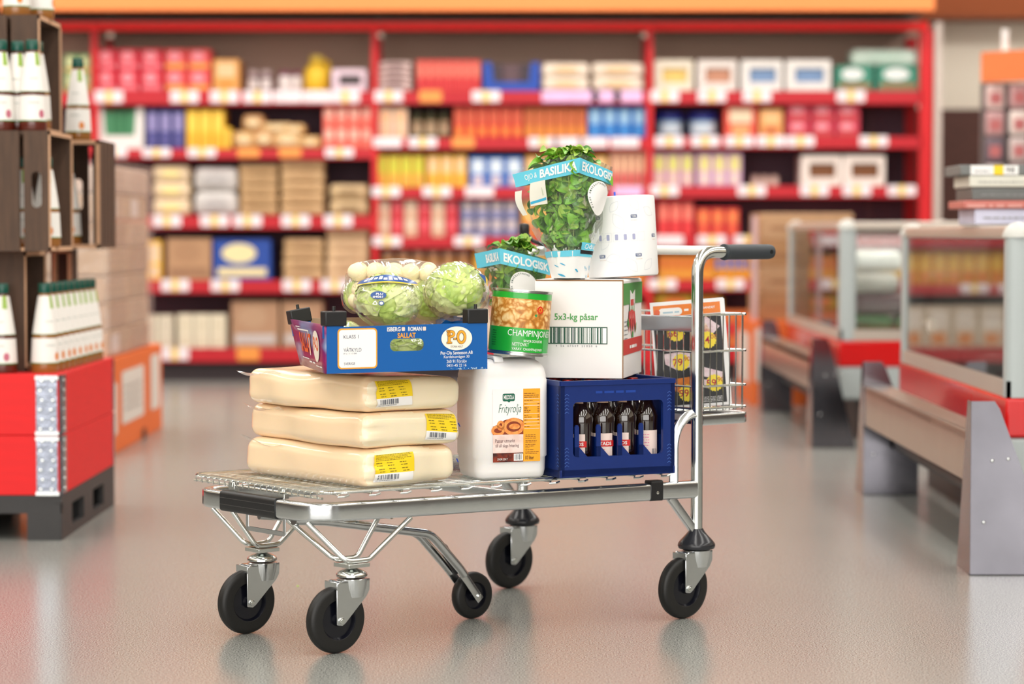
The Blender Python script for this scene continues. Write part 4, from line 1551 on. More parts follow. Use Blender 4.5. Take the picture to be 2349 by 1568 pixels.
PBLUE = mat('wrapper_blue', (24, 78, 150), 0.35, 0, 0.05, coat=0.3)
PYEL = mat('wrapper_yellow', (250, 200, 60), 0.35)
c1 = atY(889, 690, 5.975)
L1 = lettuce('iceberg_lettuce', 'iceberg lettuce in clear film with blue oval sticker print, front of the blue tray', tuple(c1), 0.080, 3, (1.0, 0.95, 0.83), 18)
lb = MB(onball(0.080, (1.0, 0.95, 0.83), -pi / 2, 0.0, 1.13))
lb.ell(-0.017, 0.018, 0.0185, 0.0105, PBLUE, 0.0, 28)
lb.text('PLU', -0.022, 0.0185, 0.016, 0.0055, WHITE, 0.0008, 0.02)
lb.text('#4061', -0.029, 0.0105, 0.023, 0.0060, WHITE, 0.0008, 0.02)
for k in range(3):      # recycling triangle
    a = pi / 2 + k * 2 * pi / 3
    p = Vector((-0.0235 + 0.0062 * cos(a), -0.003 + 0.0062 * sin(a)))
    q = Vector((-0.0235 + 0.0062 * cos(a + 2 * pi / 3), -0.003 + 0.0062 * sin(a + 2 * pi / 3)))
    d = (q - p).normalized(); n = Vector((-d.y, d.x)) * 0.0012
    p2 = p + d * 0.0018
    lb.poly([tuple(p2 - n), tuple(q - n), tuple(q + n), tuple(p2 + n)], WHITE, 0.0005)
lb.ring(-0.0095, -0.003, 0.0062, 0.0062, 0.0022, PBLUE, 0.0004, 20)
lb.ell(-0.0095, -0.003, 0.004, 0.004, WHITE, 0.0003, 16)
lb.build('film_print', L1, smooth=80)
# printed band over the top
lb = MB()


def band(u, v, k=1.135):
    a = -pi * 0.96 + u * pi * 0.93
    lo = 0.60 + 0.16 * sin(u * pi) ** 2 - 0.02
    hi = lo + 0.10 + 0.22 * sin(u * pi)
    ph = lo + (hi - lo) * v
    r = 0.080 * k
    return (r * cos(ph) * cos(a), r * cos(ph) * sin(a) * 0.95, r * sin(ph) * 0.83)


lb.grid(band, 30, 6, PBLUE)
lb.grid(lambda u, v: band(u, -0.18 + v * 0.16, 1.132), 30, 2, PYEL)
for k in range(9):
    lb.grid(lambda u, v, k=k: band(0.18 + k * 0.07 + u * 0.05, 0.25 + v * (0.3 + 0.2 * (k % 2)) + 0.1 * sin(k), 1.145), 3, 3, WHITE)
lb.build('printed_band', L1, smooth=80)
c2_ = atY(1046, 668, 6.105)
L2 = lettuce('iceberg_lettuce', 'iceberg lettuce in gathered clear film at the tin side of the blue tray', tuple(c2_), 0.0835, 8, (0.96, 0.95, 0.86), 18, gather=Vector((-0.15, -0.85, -0.5)))
lb = MB(onball(0.0835, (0.96, 0.95, 0.86), -pi / 2 + 1.05, 0.42, 1.12))
lb.poly([(-0.014, 0.018), (0.018, 0.008), (0.004, -0.012)], PBLUE, 0)
lb.poly([(0.004, -0.012), (0.018, 0.008), (0.020, -0.002), (0.006, -0.022)], PYEL, 0.0002)
lb.text('S', -0.001, -0.002, 0.008, 0.009, WHITE, 0.0008) if False else None
lb.build('printed_band', L2, smooth=80)
c3 = atY(985, 690, 6.21)
lettuce('iceberg_lettuce', 'iceberg lettuce half hidden between two wrapped lettuces in the blue tray', (c3.x, c3.y, c3.z), 0.066, 12, (1, 0.9, 0.9), 14)
lo = TB0.lerp(TB3, 0.5) + xd * 0.085
lettuce('iceberg_lettuce', 'pale iceberg lettuce low in the tray beside the SALLAT end panel', (lo.x, lo.y, zt0 + 0.062), 0.060, 21, (0.95, 1, 0.92), 10)
lo = TB0 + yd.normalized() * 0.085 + xd * 0.215
lettuce('iceberg_lettuce', 'iceberg lettuce seen through the hand hole of the blue tray', (lo.x, lo.y, zt0 + 0.051), 0.050, 25, (1.3, 1.0, 0.88), 10)

# ---- bag of pale round vegetables at the back of the tray
POT = mat('pale_potato', (250, 234, 192), 0.45, 0, 0.06, 10, 0.1, 30, sss=0.2)
bagc = atY(905, 655, 6.23)
bag = thing('vegetable_bag', 'clear bag packed with pale cream potatoes behind the lettuces in the blue tray', 'bag', tuple(bagc), 0)
mb = MB()


def fb(u, v):
    d = Vector((sin(v * pi) * cos(u * 2 * pi), sin(v * pi) * sin(u * 2 * pi), cos(v * pi)))
    k = 1 + 0.05 * noise.noise(d * 3) + 0.03 * noise.noise(d * 8)
    p = (d.x, d.y, d.z)
    s = [abs(q) ** 0.75 * (1 if q > 0 else -1) for q in p]
    return (s[0] * 0.128 * k, s[1] * 0.072 * k, s[2] * 0.074 * k - 0.004)


mb.grid(fb, 48, 26, film('bag_film', 0.0, (255, 252, 240), 0.10, 14, 0.5, 0.15, 0.35), wrap=True)
mb.build('bag_film', bag, smooth=80)
pot = None
rnd = random.Random(2)
pts = []
for iz, zz_ in enumerate((-0.045, -0.008, 0.028)):
    for iy, yy in enumerate((-0.034, 0.016)):
        for ix in range(5):
            pts.append((-0.092 + ix * 0.045 + (0.01 if iz % 2 else 0), yy + rnd.uniform(-0.003, 0.003), zz_ + rnd.uniform(-0.004, 0.010)))
for k, (x, y, z) in enumerate(pts):
    p = bagc + Vector((x, y, z))
    if pot is None:
        m_ = MB().grid(lambda u, v: (0.0270 * sin(v * pi) * cos(u * 2 * pi) * (1 + 0.05 * sin(u * 6)), 0.0235 * sin(v * pi) * sin(u * 2 * pi), 0.0235 * cos(v * pi)), 20, 12, POT, wrap=True)
        pot = m_.build('potato', None, smooth=80)
        o = pot
    else:
        o = pot.copy(); COL.objects.link(o)
    o.location = tuple(p)
    o.rotation_euler = (rnd.uniform(-0.4, 0.4), rnd.uniform(-0.4, 0.4), rnd.uniform(0, 3))
    tag(o, 'pale cream potato packed inside the clear bag in the blue tray', 'potato', 'potatoes in the clear bag')
# the darker low bulge at the left of the bag, shaped as a wrapped leaf ball
lo = atY(812, 678, 6.22)
lettuce('bag_bulge', 'low wrapped bulge at the side of the potato bag at the tray rear', tuple(lo), 0.036, 33, (0.9, 0.9, 1.2), 6, grp=None)

# ---- basil in pots
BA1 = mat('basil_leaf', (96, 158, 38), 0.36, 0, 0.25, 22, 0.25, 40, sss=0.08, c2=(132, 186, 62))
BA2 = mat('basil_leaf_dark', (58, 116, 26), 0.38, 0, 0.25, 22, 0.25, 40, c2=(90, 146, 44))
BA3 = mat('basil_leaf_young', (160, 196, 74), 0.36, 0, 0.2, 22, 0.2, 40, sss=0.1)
BSTEM = mat('basil_stem', (150, 170, 90), 0.5)
CYAN = mat('sleeve_cyan', (104, 204, 228), 0.35, 0, 0.03, coat=0.3)
CYAN2 = mat('sleeve_cyan_print', (60, 170, 210), 0.4)
SLW = mat('sleeve_white', (240, 240, 238), 0.4, 0, 0.03, 10, 0.3, 20, coat=0.3)
SLP = mat('sleeve_panel', (226, 224, 212), 0.45, 0, 0.04, 8)
QG = mat('seal_dark_green', (30, 70, 50), 0.5)
SFILM = film('sleeve_film', 0.01, (250, 255, 250), 0.035, 10, 0.5, 0.10, 0.42)


def leafmesh(mb, p, d, up_, L, W, curl, m):
    d = d.normalized(); s = d.cross(up_)
    if s.length < 1e-3:
        s = Vector((1, 0, 0))
    s.normalize(); n = s.cross(d).normalized()

    def fn(u, v):
        t = u; q = (v - 0.5) * 2
        w_ = W * sin(pi * min(1, t * 0.94 + 0.03)) ** 0.8 * (1.08 - 0.3 * t)
        h = -curl * L * t * t + 0.10 * L * sin(pi * t) + W * 0.42 * (abs(q) ** 1.6) * sin(pi * t) * 0.7 - W * 0.05 * sin(t * 22) * abs(q)
        return p + d * L * t + s * q * w_ * 0.5 + n * h
    mb.grid(fn, 7, 6, m)


def basil(label, base, H, seed, poly, zrim, neck_z, pot_r, nleaf):
    """poly: local xy of the open rim corners with their heights; the sleeve narrows to the pot"""
    rnd = random.Random(seed)
    t = thing('potted_basil', label, 'potted plant', tuple(base), 0.0, 'potted basil in printed sleeves')
    ph = 0.072
    mb = MB().lathe([(0, 0.002), (pot_r * 0.76, 0.0), (pot_r * 0.80, 0.004), (pot_r * 0.97, ph - 0.008), (pot_r, ph - 0.007), (pot_r, ph), (pot_r * 0.95, ph), (pot_r * 0.93, ph - 0.01), (0, ph - 0.012)], mat('pot_black', (30, 27, 25), 0.5), 28)
    mb.build('pot', t)
    n = len(poly)
    cs = [Vector((p[0], p[1], 0)) for p in poly]
    neck_r = pot_r * 1.16

    def S(u, v, off=0.0):
        i = int(u) % n; f = u - int(u)
        a = cs[i].lerp(cs[(i + 1) % n], f)
        zr = zrim[i] * (1 - f) + zrim[(i + 1) % n] * f
        ang = atan2(a.y, a.x)
        z = zr * (1 - v)
        rim = a.length
        zn = neck_z
        if z > zn:
            q = (z - zn) / (zr - zn)
            k = q ** 0.55
            wob = 1 + 0.16 * noise.noise(Vector((a.x * 16 + seed, a.y * 16, z * 13))) * (1 - q) * q * 4
            r = neck_r + (rim - neck_r) * k
            r *= wob
        else:
            q = z / zn
            r = pot_r * 0.84 + (neck_r - pot_r * 0.84) * min(1, q * 1.1) + 0.0035 * sin(ang * 7 + seed) * q
        return Vector((cos(ang), sin(ang), 0)) * (r + off) + Vector((0, 0, max(0.0015, z)))
    # sampled outline of the sleeve: (angle, height) -> radius
    import bisect
    prof = []
    for q in range(n * 24):
        u = q / 24
        i = int(u) % n; f = u - int(u)
        a = cs[i].lerp(cs[(i + 1) % n], f)
        prof.append((atan2(a.y, a.x), a.length, zrim[i] * (1 - f) + zrim[(i + 1) % n] * f))
    prof.sort()

    def rad(ang, z):
        j = min(range(len(prof)), key=lambda q: abs(prof[q][0] - ang))
        _, rim, zr = prof[j]
        q = min(1, max(0, (z - neck_z) / (zr - neck_z)))
        return neck_r * 0.86 + (rim - neck_r * 0.86) * q ** 0.55, zr
    mb = MB()
    mb.grid(lambda u, v: S(u * n, v), n * 12, 30, SFILM, wrap=True)
    sl = mb.build('sleeve', t, smooth=60)
    mb = MB()
    mb.grid(lambda u, v: S(u * n, 0.042 + v * 0.118, 0.0012), n * 12, 4, CYAN, wrap=True)
    for i in range(n):
        L_ = (cs[(i + 1) % n] - cs[i]).length
        s_ = ['BASILIKA', 'EKOLOGISK', 'XXL BASILIKA', 'EKOLOGISK'][i % 4]

        def fmap(x, y, z, i=i, L_=L_):
            f = min(0.97, max(0.03, x / L_))
            return S(i + f, 0.160 - y / H, 0.0022 + z)
        mb.T = fmap
        if L_ > 0.07:
            if i == 0:
                mb.text(s_, L_ * 0.42, 0.0085, L_ * 0.54, 0.024, WHITE, 0.0006, 0.03)
                mb.text('OJO &', L_ * 0.17, 0.0085, L_ * 0.20, 0.020, WHITE, 0.0006, 0.0) if L_ > 0.15 else None
            else:
                mb.text(s_, L_ * 0.08, 0.0085, L_ * (0.98 if i == 1 and L_ < 0.12 else 0.86), 0.024, WHITE, 0.0006, 0.03)
        mb.T = None
    mb.build('rim_band', sl, smooth=60)
    mb = MB()
    v1 = 1 - (ph + 0.004) / H
    mb.grid(lambda u, v: S(u * n, v1 + v * (1 - v1 - 0.01), 0.0014), n * 10, 8, SLW, wrap=True)
    mb.grid(lambda u, v: S(u * n + 0.05, v1 - 0.005 + v * 0.05, 0.0024), n * 10, 2, CYAN, wrap=True)
    rs_ = random.Random(seed + 5)
    for k in range(30):
        u0 = rs_.uniform(0, n); v0 = rs_.uniform(v1 + 0.08, 0.98)
        du = rs_.uniform(0.03, 0.12); dv = rs_.uniform(0.008, 0.028)
        mb.grid(lambda u, v, u0=u0, v0=v0, du=du, dv=dv: S((u0 + u * du) % n, min(1, v0 + dv * (v - 0.5) * sin(pi * (u * 0.8 + 0.1)) + 0.02 * u), 0.0030), 4, 2, CYAN2)
    mb.build('lower_wrap', sl, smooth=60)
    mb = MB()
    for k in range(14):
        a = rnd.uniform(0, 2 * pi); r = rnd.uniform(0.005, pot_r * 0.6)
        mb.tube([Vector((r * cos(a), r * sin(a), ph - 0.01)), Vector((r * 1.3 * cos(a), r * 1.3 * sin(a), H * 0.55)), Vector((r * 1.6 * cos(a), r * 1.6 * sin(a), H * 0.85))], 0.0018, BSTEM, 6)
    mb.build('stems', t)
    mb = MB()
    for k in range(nleaf):
        a = rnd.uniform(-pi, pi)
        zr = (ph + 0.012) + (H * 1.02 - ph - 0.012) * rnd.random() ** 0.85
        rm, zrm = rad(a, zr)
        L = rnd.uniform(0.028, 0.050)
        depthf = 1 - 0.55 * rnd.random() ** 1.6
        over = max(0, (zr - zrm * 0.9) / (H * 0.12))
        r = max(0.0, (rm - 0.018) * depthf * (1 - 0.25 * over))
        if cos(a) < -0.3 and zr > 0.6 * H:
            r = min(r, 0.085 + 0.02 * rnd.random())
        er = Vector((cos(a), sin(a), 0)); et = Vector((-sin(a), cos(a), 0))
        c = er * r + Vector((0, 0, zr))
        th_ = rnd.uniform(0, 2 * pi)
        d = et * cos(th_) + Vector((0, 0, 1)) * sin(th_) - er * 0.25
        if over > 0:
            d = et * cos(th_) + er * sin(th_) + Vector((0, 0, 0.15))
            nrm = Vector((rnd.uniform(-0.4, 0.4), rnd.uniform(-0.6, 0.1), 1))
        else:
            nrm = er + Vector((rnd.uniform(-0.5, 0.5), rnd.uniform(-0.5, 0.5), rnd.uniform(0.0, 0.9)))
        p = c - d.normalized() * L * 0.5
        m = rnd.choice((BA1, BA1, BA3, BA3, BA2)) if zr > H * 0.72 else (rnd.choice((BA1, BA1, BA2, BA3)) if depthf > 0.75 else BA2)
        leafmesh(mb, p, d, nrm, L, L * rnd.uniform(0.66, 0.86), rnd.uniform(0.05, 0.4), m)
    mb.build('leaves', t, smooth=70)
    return t, sl, S


# big basil on the carton
gb = Vector((0.150, 6.315, XZ + xH + 0.003))
polyA = [(-0.153, 0.020), (0.025, -0.078), (0.112, 0.000), (-0.02, 0.07)]
t1, sl1, S1 = basil('tall potted basil in flared clear sleeve standing on the white carton', gb, 0.330, 5, polyA, [0.285, 0.328, 0.292, 0.310], 0.085, 0.053, 620)
gs = Vector((0.022, 6.50, XZ + 0.001))
polyB = [(-0.124, 0.03), (-0.053, -0.058), (0.084, -0.010), (0.02, 0.06)]
t2, sl2, S2 = basil('potted basil in clear sleeve rising from behind the mushroom tin', gs, 0.350, 9, polyB, [0.334, 0.350, 0.312, 0.335], 0.09, 0.050, 420)


def seal(S, sl, i, uc, vc, R_, Hh, L_, name='round_seal'):
    lb = MB()

    def fm(x, y, z):
        v_ = vc - y / Hh
        ll = (S(i + 0.1, v_) - S(i + 0.9, v_)).length / 0.8
        return S(i + max(0.02, min(1.98, uc + x / ll)), v_, 0.0045 + z)
    lb.T = fm
    lb.grid(lambda u, v: (R_ * v * cos(2 * pi * u), R_ * 1.2 * v * sin(2 * pi * u), 0), 32, 5, WHITE, wrap=True)
    s_ = 'FÄRSK SMAKSÄTTNING'
    for k, ch in enumerate(s_):
        if ch == ' ':
            continue
        a = radians(225 - k * 9.2)
        px_, py_ = (R_ - 0.0052) * cos(a), (R_ - 0.0052) * 1.2 * sin(a)

        def fc(x, y, z, a=a, px_=px_, py_=py_):
            b = a - pi / 2
            return (px_ + x * cos(b) - y * sin(b), py_ + x * sin(b) + y * cos(b), z)
        lb.text(ch, -0.0018 if ch != 'I' else -0.0006, -0.0022, 0.0036 if ch != 'I' else 0.0012, 0.0048, QG, 0.0008, 0.01, fn=fc)
    lb.build(name, sl, smooth=60)


seal(S1, sl1, 1, 0.60, 0.315, 0.038, 0.32, 0.117)
seal(S2, sl2, 1, 0.45, 0.30, 0.034, 0.345, 0.145)
# printed white information panels on the front left face of the big sleeve
lb = MB()
lb.grid(lambda u, v: S1(0.28 + 0.24 * u, 0.16 + v * 0.20, 0.006), 6, 6, SLP)
lb.grid(lambda u, v: S1(0.29 + 0.22 * u, 0.325 + v * 0.022 - 0.02 * u, 0.0068), 6, 2, CYAN2)
lb.grid(lambda u, v: S1(0.0 + 0.10 * u, 0.20 + v * 0.22, 0.0025), 4, 6, SLP)
lb.build('information_panel', sl1, smooth=60)
lb = MB()
lb.grid(lambda u, v: S1(1.12 + 0.62 * u, 0.700 + v * 0.062, 0.004), 8, 3, CYAN)
lb.grid(lambda u, v: S1(1.10 + 0.75 * u, 0.763 + v * 0.030, 0.0035), 8, 2, BLACKP)  # dark gap under the tab, its shade put in as a black strip


def odl(x, y, z):
    return S1(1.22 + x * 10, 0.756 - y / 0.33, 0.005 + z)


lb.T = odl
lb.text('Odlad', 0, 0.002, 0.040, 0.013, WHITE, 0.0006, 0.0)
lb.build('side_tab', sl1, smooth=60)
# one stray leaf hanging out of the big sleeve
mb = MB()
leafmesh(mb, Vector((0.088, -0.005, 0.268)), Vector((0.5, -0.1, -0.35)), Vector((0, -0.6, 1)), 0.034, 0.025, 0.3, BA1)
mb.build('stray_leaf', t1, smooth=70)

# ---- leaflet in the rear basket
lf = thing('leaflet', 'folded advertising leaflet with yellow price splashes standing in the wire basket', 'leaflet', (0.4965, 6.566, z0 + 0.004), 0, rot=(0, radians(-4.5), 0))
LWd, LHt = 0.200, 0.292
LFP = mat('leaflet_paper', (246, 245, 244), 0.4, 0, 0.01)
mb = MB()
mb.box(-LWd / 2, 0, 0, LWd / 2, 0.002, LHt, LFP)
mb.box(-LWd / 2 + 0.003, 0.003, 0.002, LWd / 2 + 0.003, 0.0045, LHt - 0.003, LFP)
mb.build('sheets', lf)
lb = MB(frame((-LWd / 2, -0.0004, 0), (1, 0, 0), (0, 0, 1)))
DK = mat('leaflet_dark', (26, 24, 26), 0.4, 0, 0.2, 30)
lb.rect(0.006, 0.008, 0.190, 0.250, DK, 0.0001)
lb.rect(0.008, 0.252, 0.190, 0.282, mat('leaflet_orange', (240, 130, 40), 0.4), 0.0001)
lb.rrect(0.022, 0.2535, 0.086, 0.274, 0.010, WHITE, 0.0004)
lb.ell(0.018, 0.264, 0.008, 0.008, mat('leaflet_orange2', (236, 100, 50), 0.4), 0.0005)
lb.scribble(0.034, 0.260, 0.044, 0.007, mat('pale_blue_print', (170, 200, 215), 0.4), 2, 0.0006)
lb.scribble(0.092, 0.263, 0.012, 0.009, WHITE, 3, 0.0004)
lb.text('ERBJUDANDET', 0.118, 0.263, 0.058, 0.008, WHITE, 0.0004, 0.02)
PK = mat('leaflet_pink', (220, 190, 196), 0.4, 0, 0.2, 60, c2=(240, 222, 226))
FD = mat('leaflet_food', (200, 120, 90), 0.4, 0, 0.3, 70, c2=(240, 225, 205))
lb.poly([(0.105, 0.165), (0.165, 0.195), (0.185, 0.215), (0.150, 0.244), (0.105, 0.232)], PK, 0.0004)
lb.poly([(0.112, 0.176), (0.160, 0.200), (0.148, 0.226), (0.110, 0.218)], FD, 0.0006)
lb.poly([(0.10, 0.118), (0.185, 0.090), (0.182, 0.068), (0.10, 0.090)], PK, 0.0004)
lb.poly([(0.10, 0.080), (0.150, 0.070), (0.150, 0.048), (0.10, 0.055)], PK, 0.0004)
lb.poly([(0.028, 0.150), (0.098, 0.154), (0.098, 0.110), (0.060, 0.104), (0.030, 0.122)], PK, 0.0004)
lb.poly([(0.050, 0.080), (0.098, 0.084), (0.098, 0.040), (0.052, 0.046)], mat('leaflet_orange3', (225, 125, 30), 0.4, 0, 0.3, 50), 0.0004)
lb.poly([(0.036, 0.075), (0.050, 0.070), (0.052, 0.050), (0.038, 0.056)], mat('leaflet_blue', (110, 145, 190), 0.4), 0.0005)
for k in range(4):
    lb.rect(0.040 + k * 0.010, 0.195, 0.044 + k * 0.010, 0.240, mat('leaflet_gold', (190, 140, 60), 0.4), 0.0003)
CRM = mat('price_crimson', (190, 36, 56), 0.4)
PYL = mat('splash_yellow', (250, 226, 60), 0.4)
for (cx, cy, s_, dec) in ((0.066, 0.205, '66', '50'), (0.150, 0.180, '124', '00'), (0.073, 0.125, '79', '90'), (0.160, 0.062, '59', '90'), (0.084, 0.040, '99', '00')):
    pts = []
    for k in range(36):
        r = 0.024 if k % 2 else 0.0215
        pts.append((cx + r * cos(2 * pi * k / 36), cy + r * sin(2 * pi * k / 36)))
    lb.poly(pts, PYL, 0.0008)
    wdt = 0.026 if len(s_) == 2 else 0.035
    lb.text(s_, cx - 0.022 - (0.008 if len(s_) == 3 else 0), cy - 0.010, wdt, 0.020, CRM, 0.0012, 0.01)
    lb.text(dec, cx + 0.008, cy + 0.002, 0.017, 0.012, CRM, 0.0012)
for k in range(4):
    lb.scribble(0.10, 0.024 - k * 0.004, 0.08, 0.0022, WHITE, k, 0.0004)
lb.build('cover_print', lf)
# a crumb of green leaf on the floor
fp_ = atZ(683, 1345, 0)
o = MB().grid(lambda u, v: (fp_.x + (u - 0.5) * 0.008, fp_.y + (v - 0.5) * 0.009, 0.0015 + 0.003 * sin(u * pi) * sin(v * pi)), 4, 4, BA3).build('leaf_scrap', None)
tag(o, 'tiny green leaf scrap lying on the floor near the front wheels', 'leaf scrap')

# ================================================================== THE RACKING AT THE BACK
RED = mat('rack_red', (206, 10, 22), 0.55, 0, 0.04, 3)
LIPR = mat('shelf_lip_red', (188, 10, 30), 0.5, 0, 0.04, 3)
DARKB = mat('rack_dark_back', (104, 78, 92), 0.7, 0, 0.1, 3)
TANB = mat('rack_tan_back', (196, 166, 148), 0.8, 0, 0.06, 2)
TAGW = mat('tag_white', (240, 225, 228), 0.4, 0, 0.02)
TAGY = mat('tag_yellow', (246, 206, 110), 0.4)
YF, YP, YB = 16.60, 16.66, 17.25


def X(px, Y=YF):
    return (px - 1174.5) / F * Y / cos(PITCH) * 1.0 if False else atY(px, 500, Y).x


def Z(py, Y=YF):
    return atY(1174, py, Y).z


def colr(c):
    return mat('print_%d_%d_%d' % c, c, 0.5, 0, 0.06, 25)


bays = [
    ('far', -60, 212, 'end bay behind the wooden crates', [(212, 240, []), (328, 352, []), (484, 512, []), (640, 668, []), (797, 830, [])]),
    ('crate', 227, 853, 'red racking bay holding sacks and cartons above the orange display box', [
        (209, 240, [(252, 0), (425, 0), (516, 0), (592, 0), (661, 1), (728, 1), (793, 0)]),
        (341, 364, [(260, 0), (360, 0), (464, 0), (571, 2), (666, 2), (779, 0)]),
        (494, 524, [(383, 0), (492, 0), (568, 0), (678, 0), (776, 0)]),
        (642, 672, [(401, 0), (516, 0), (680, 0), (768, 0)]),
        (798, 830, [(399, 0), (568, 2)])]),
    ('middle', 868, 1483, 'middle red racking bay behind the basil plants', [
        (209, 238, [(892, 0), (988, 2), (1115, 0), (1275, 3), (1340, 3), (1390, 3), (1440, 3)]),
        (316, 342, [(889, 1), (970, 0), (1063, 2), (1245, 0), (1303, 1), (1361, 1), (1433, 1)]),
        (429, 455, [(886, 0), (1002, 0), (1100, 1), (1440, 3)]),
        (543, 568, [(888, 0), (1074, 0)]),
        (652, 676, [(1100, 0), (1190, 0)]),
        (797, 830, [])]),
    ('freezer', 1498, 2112, 'red racking bay beside the cream wall, above the freezers', [
        (208, 238, [(1524, 0), (1632, 0), (1735, 0), (1950, 0)]),
        (313, 340, [(1535, 0), (1617, 0), (1695, 0), (1767, 0), (1835, 0), (2003, 0)]),
        (426, 453, [(1524, 0), (1724, 0), (1868, 0), (1965, 0), (2068, 0)]),
        (541, 567, [(1535, 1), (1633, 0), (1716, 0)]),
        (641, 667, [(1520, 0), (1676, 0)]),
        (797, 830, [])])]
top0, top1 = Z(50), Z(69)
for bi, (key, xa, xb, blab, shelves) in enumerate(bays):
    x0, x1 = X(xa), X(xb)
    rk = thing('shelving_bay', blab, 'shelving', ((x0 + x1) / 2, 16.9, 0), 0, 'red supermarket racking bays')
    up_w = 0.042
    for xx, wdt in ((x1, up_w),) if bi < 3 else ((x1 - 0.01, 0.085),):
        for yy in (YF + 0.0, YB - 0.03):
            MB().box(xx, yy, 0.0, xx + wdt, yy + 0.05, top1, RED).build('upright', rk, True)
    MB().box(x0 - (up_w if bi == 0 else 0), YF - 0.002, top1, x1 + up_w, YF + 0.045, top0, mat('beam_red', (250, 4, 2), 0.6, 0, 0.03, 3)).build('top_beam', rk, True)
    zt = Z(shelves[0][0])
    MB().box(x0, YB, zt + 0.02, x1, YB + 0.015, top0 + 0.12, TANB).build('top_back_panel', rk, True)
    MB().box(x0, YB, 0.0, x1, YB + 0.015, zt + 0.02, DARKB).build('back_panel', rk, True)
    MB().box(x0, YF + 0.05, 0.0, x1, YF + 0.09, Z(832), mat('plinth_dark', (44, 30, 34), 0.6)).build('plinth', rk, True)
    if bi == 3:
        MB().box(x1 - 0.28, YB - 0.05, 0.0, x1 - 0.24, YB - 0.002, zt - 0.05, mat('back_post', (110, 80, 90), 0.6)).build('back_post', rk, True)
        MB().box(x1 + 0.09, YF + 0.02, 0.0, x1 + 0.14, YB, top0, mat('rack_end_pale', (205, 190, 180), 0.5)).build('end_panel', rk, True)
    for (ya, yb, tags) in shelves:
        mb = MB()
        mb.box(x0, YF, Z(yb), x1, YF + 0.012, Z(ya), LIPR)
        mb.box(x0, YF + 0.012, Z(yb) + 0.012, x1, YB, Z(yb) + 0.034, RED)
        sh = mb.build('shelf', rk, True)
        for (tx, kind) in tags:
            hw_ = 0.098
            hh = (Z(ya) - Z(yb)) / 2
            cz = (Z(ya) + Z(yb)) / 2
            m_ = MB(frame((X(tx), YF - 0.004, cz + 0.006), (1, 0, 0), (0, 0, 1)))
            wm_ = TAGW if kind < 3 else mat('tag_pink', (238, 190, 232), 0.4)
            if kind == 2:
                m_.rrect(-hw_ * 0.8, -hh * 0.9, hw_ * 0.8, hh * 1.0, 0.02, mat('tag_orange', (240, 150, 66), 0.4))
            else:
                m_.rrect(-hw_, -hh * 0.82, hw_, hh * 0.98, 0.012, wm_)
                if kind == 0:
                    m_.rect(-0.022, -hh * 0.82, 0.022, hh * 0.98, TAGY, 0.0008)
                m_.scribble(-hw_ * 0.85, 0.0, 0.06, 0.012, mat('tag_grey', (190, 170, 178), 0.5), int(tx), 0.0009)
            m_.build('price_tag', sh, True)
            # thickness of the tag holder
            m_ = None

# ------------------------------------------------------------------ products
ORD_ = ['first', 'second', 'third', 'fourth', 'fifth', 'sixth', 'seventh', 'eighth', 'ninth', 'tenth', 'eleventh', 'twelfth']


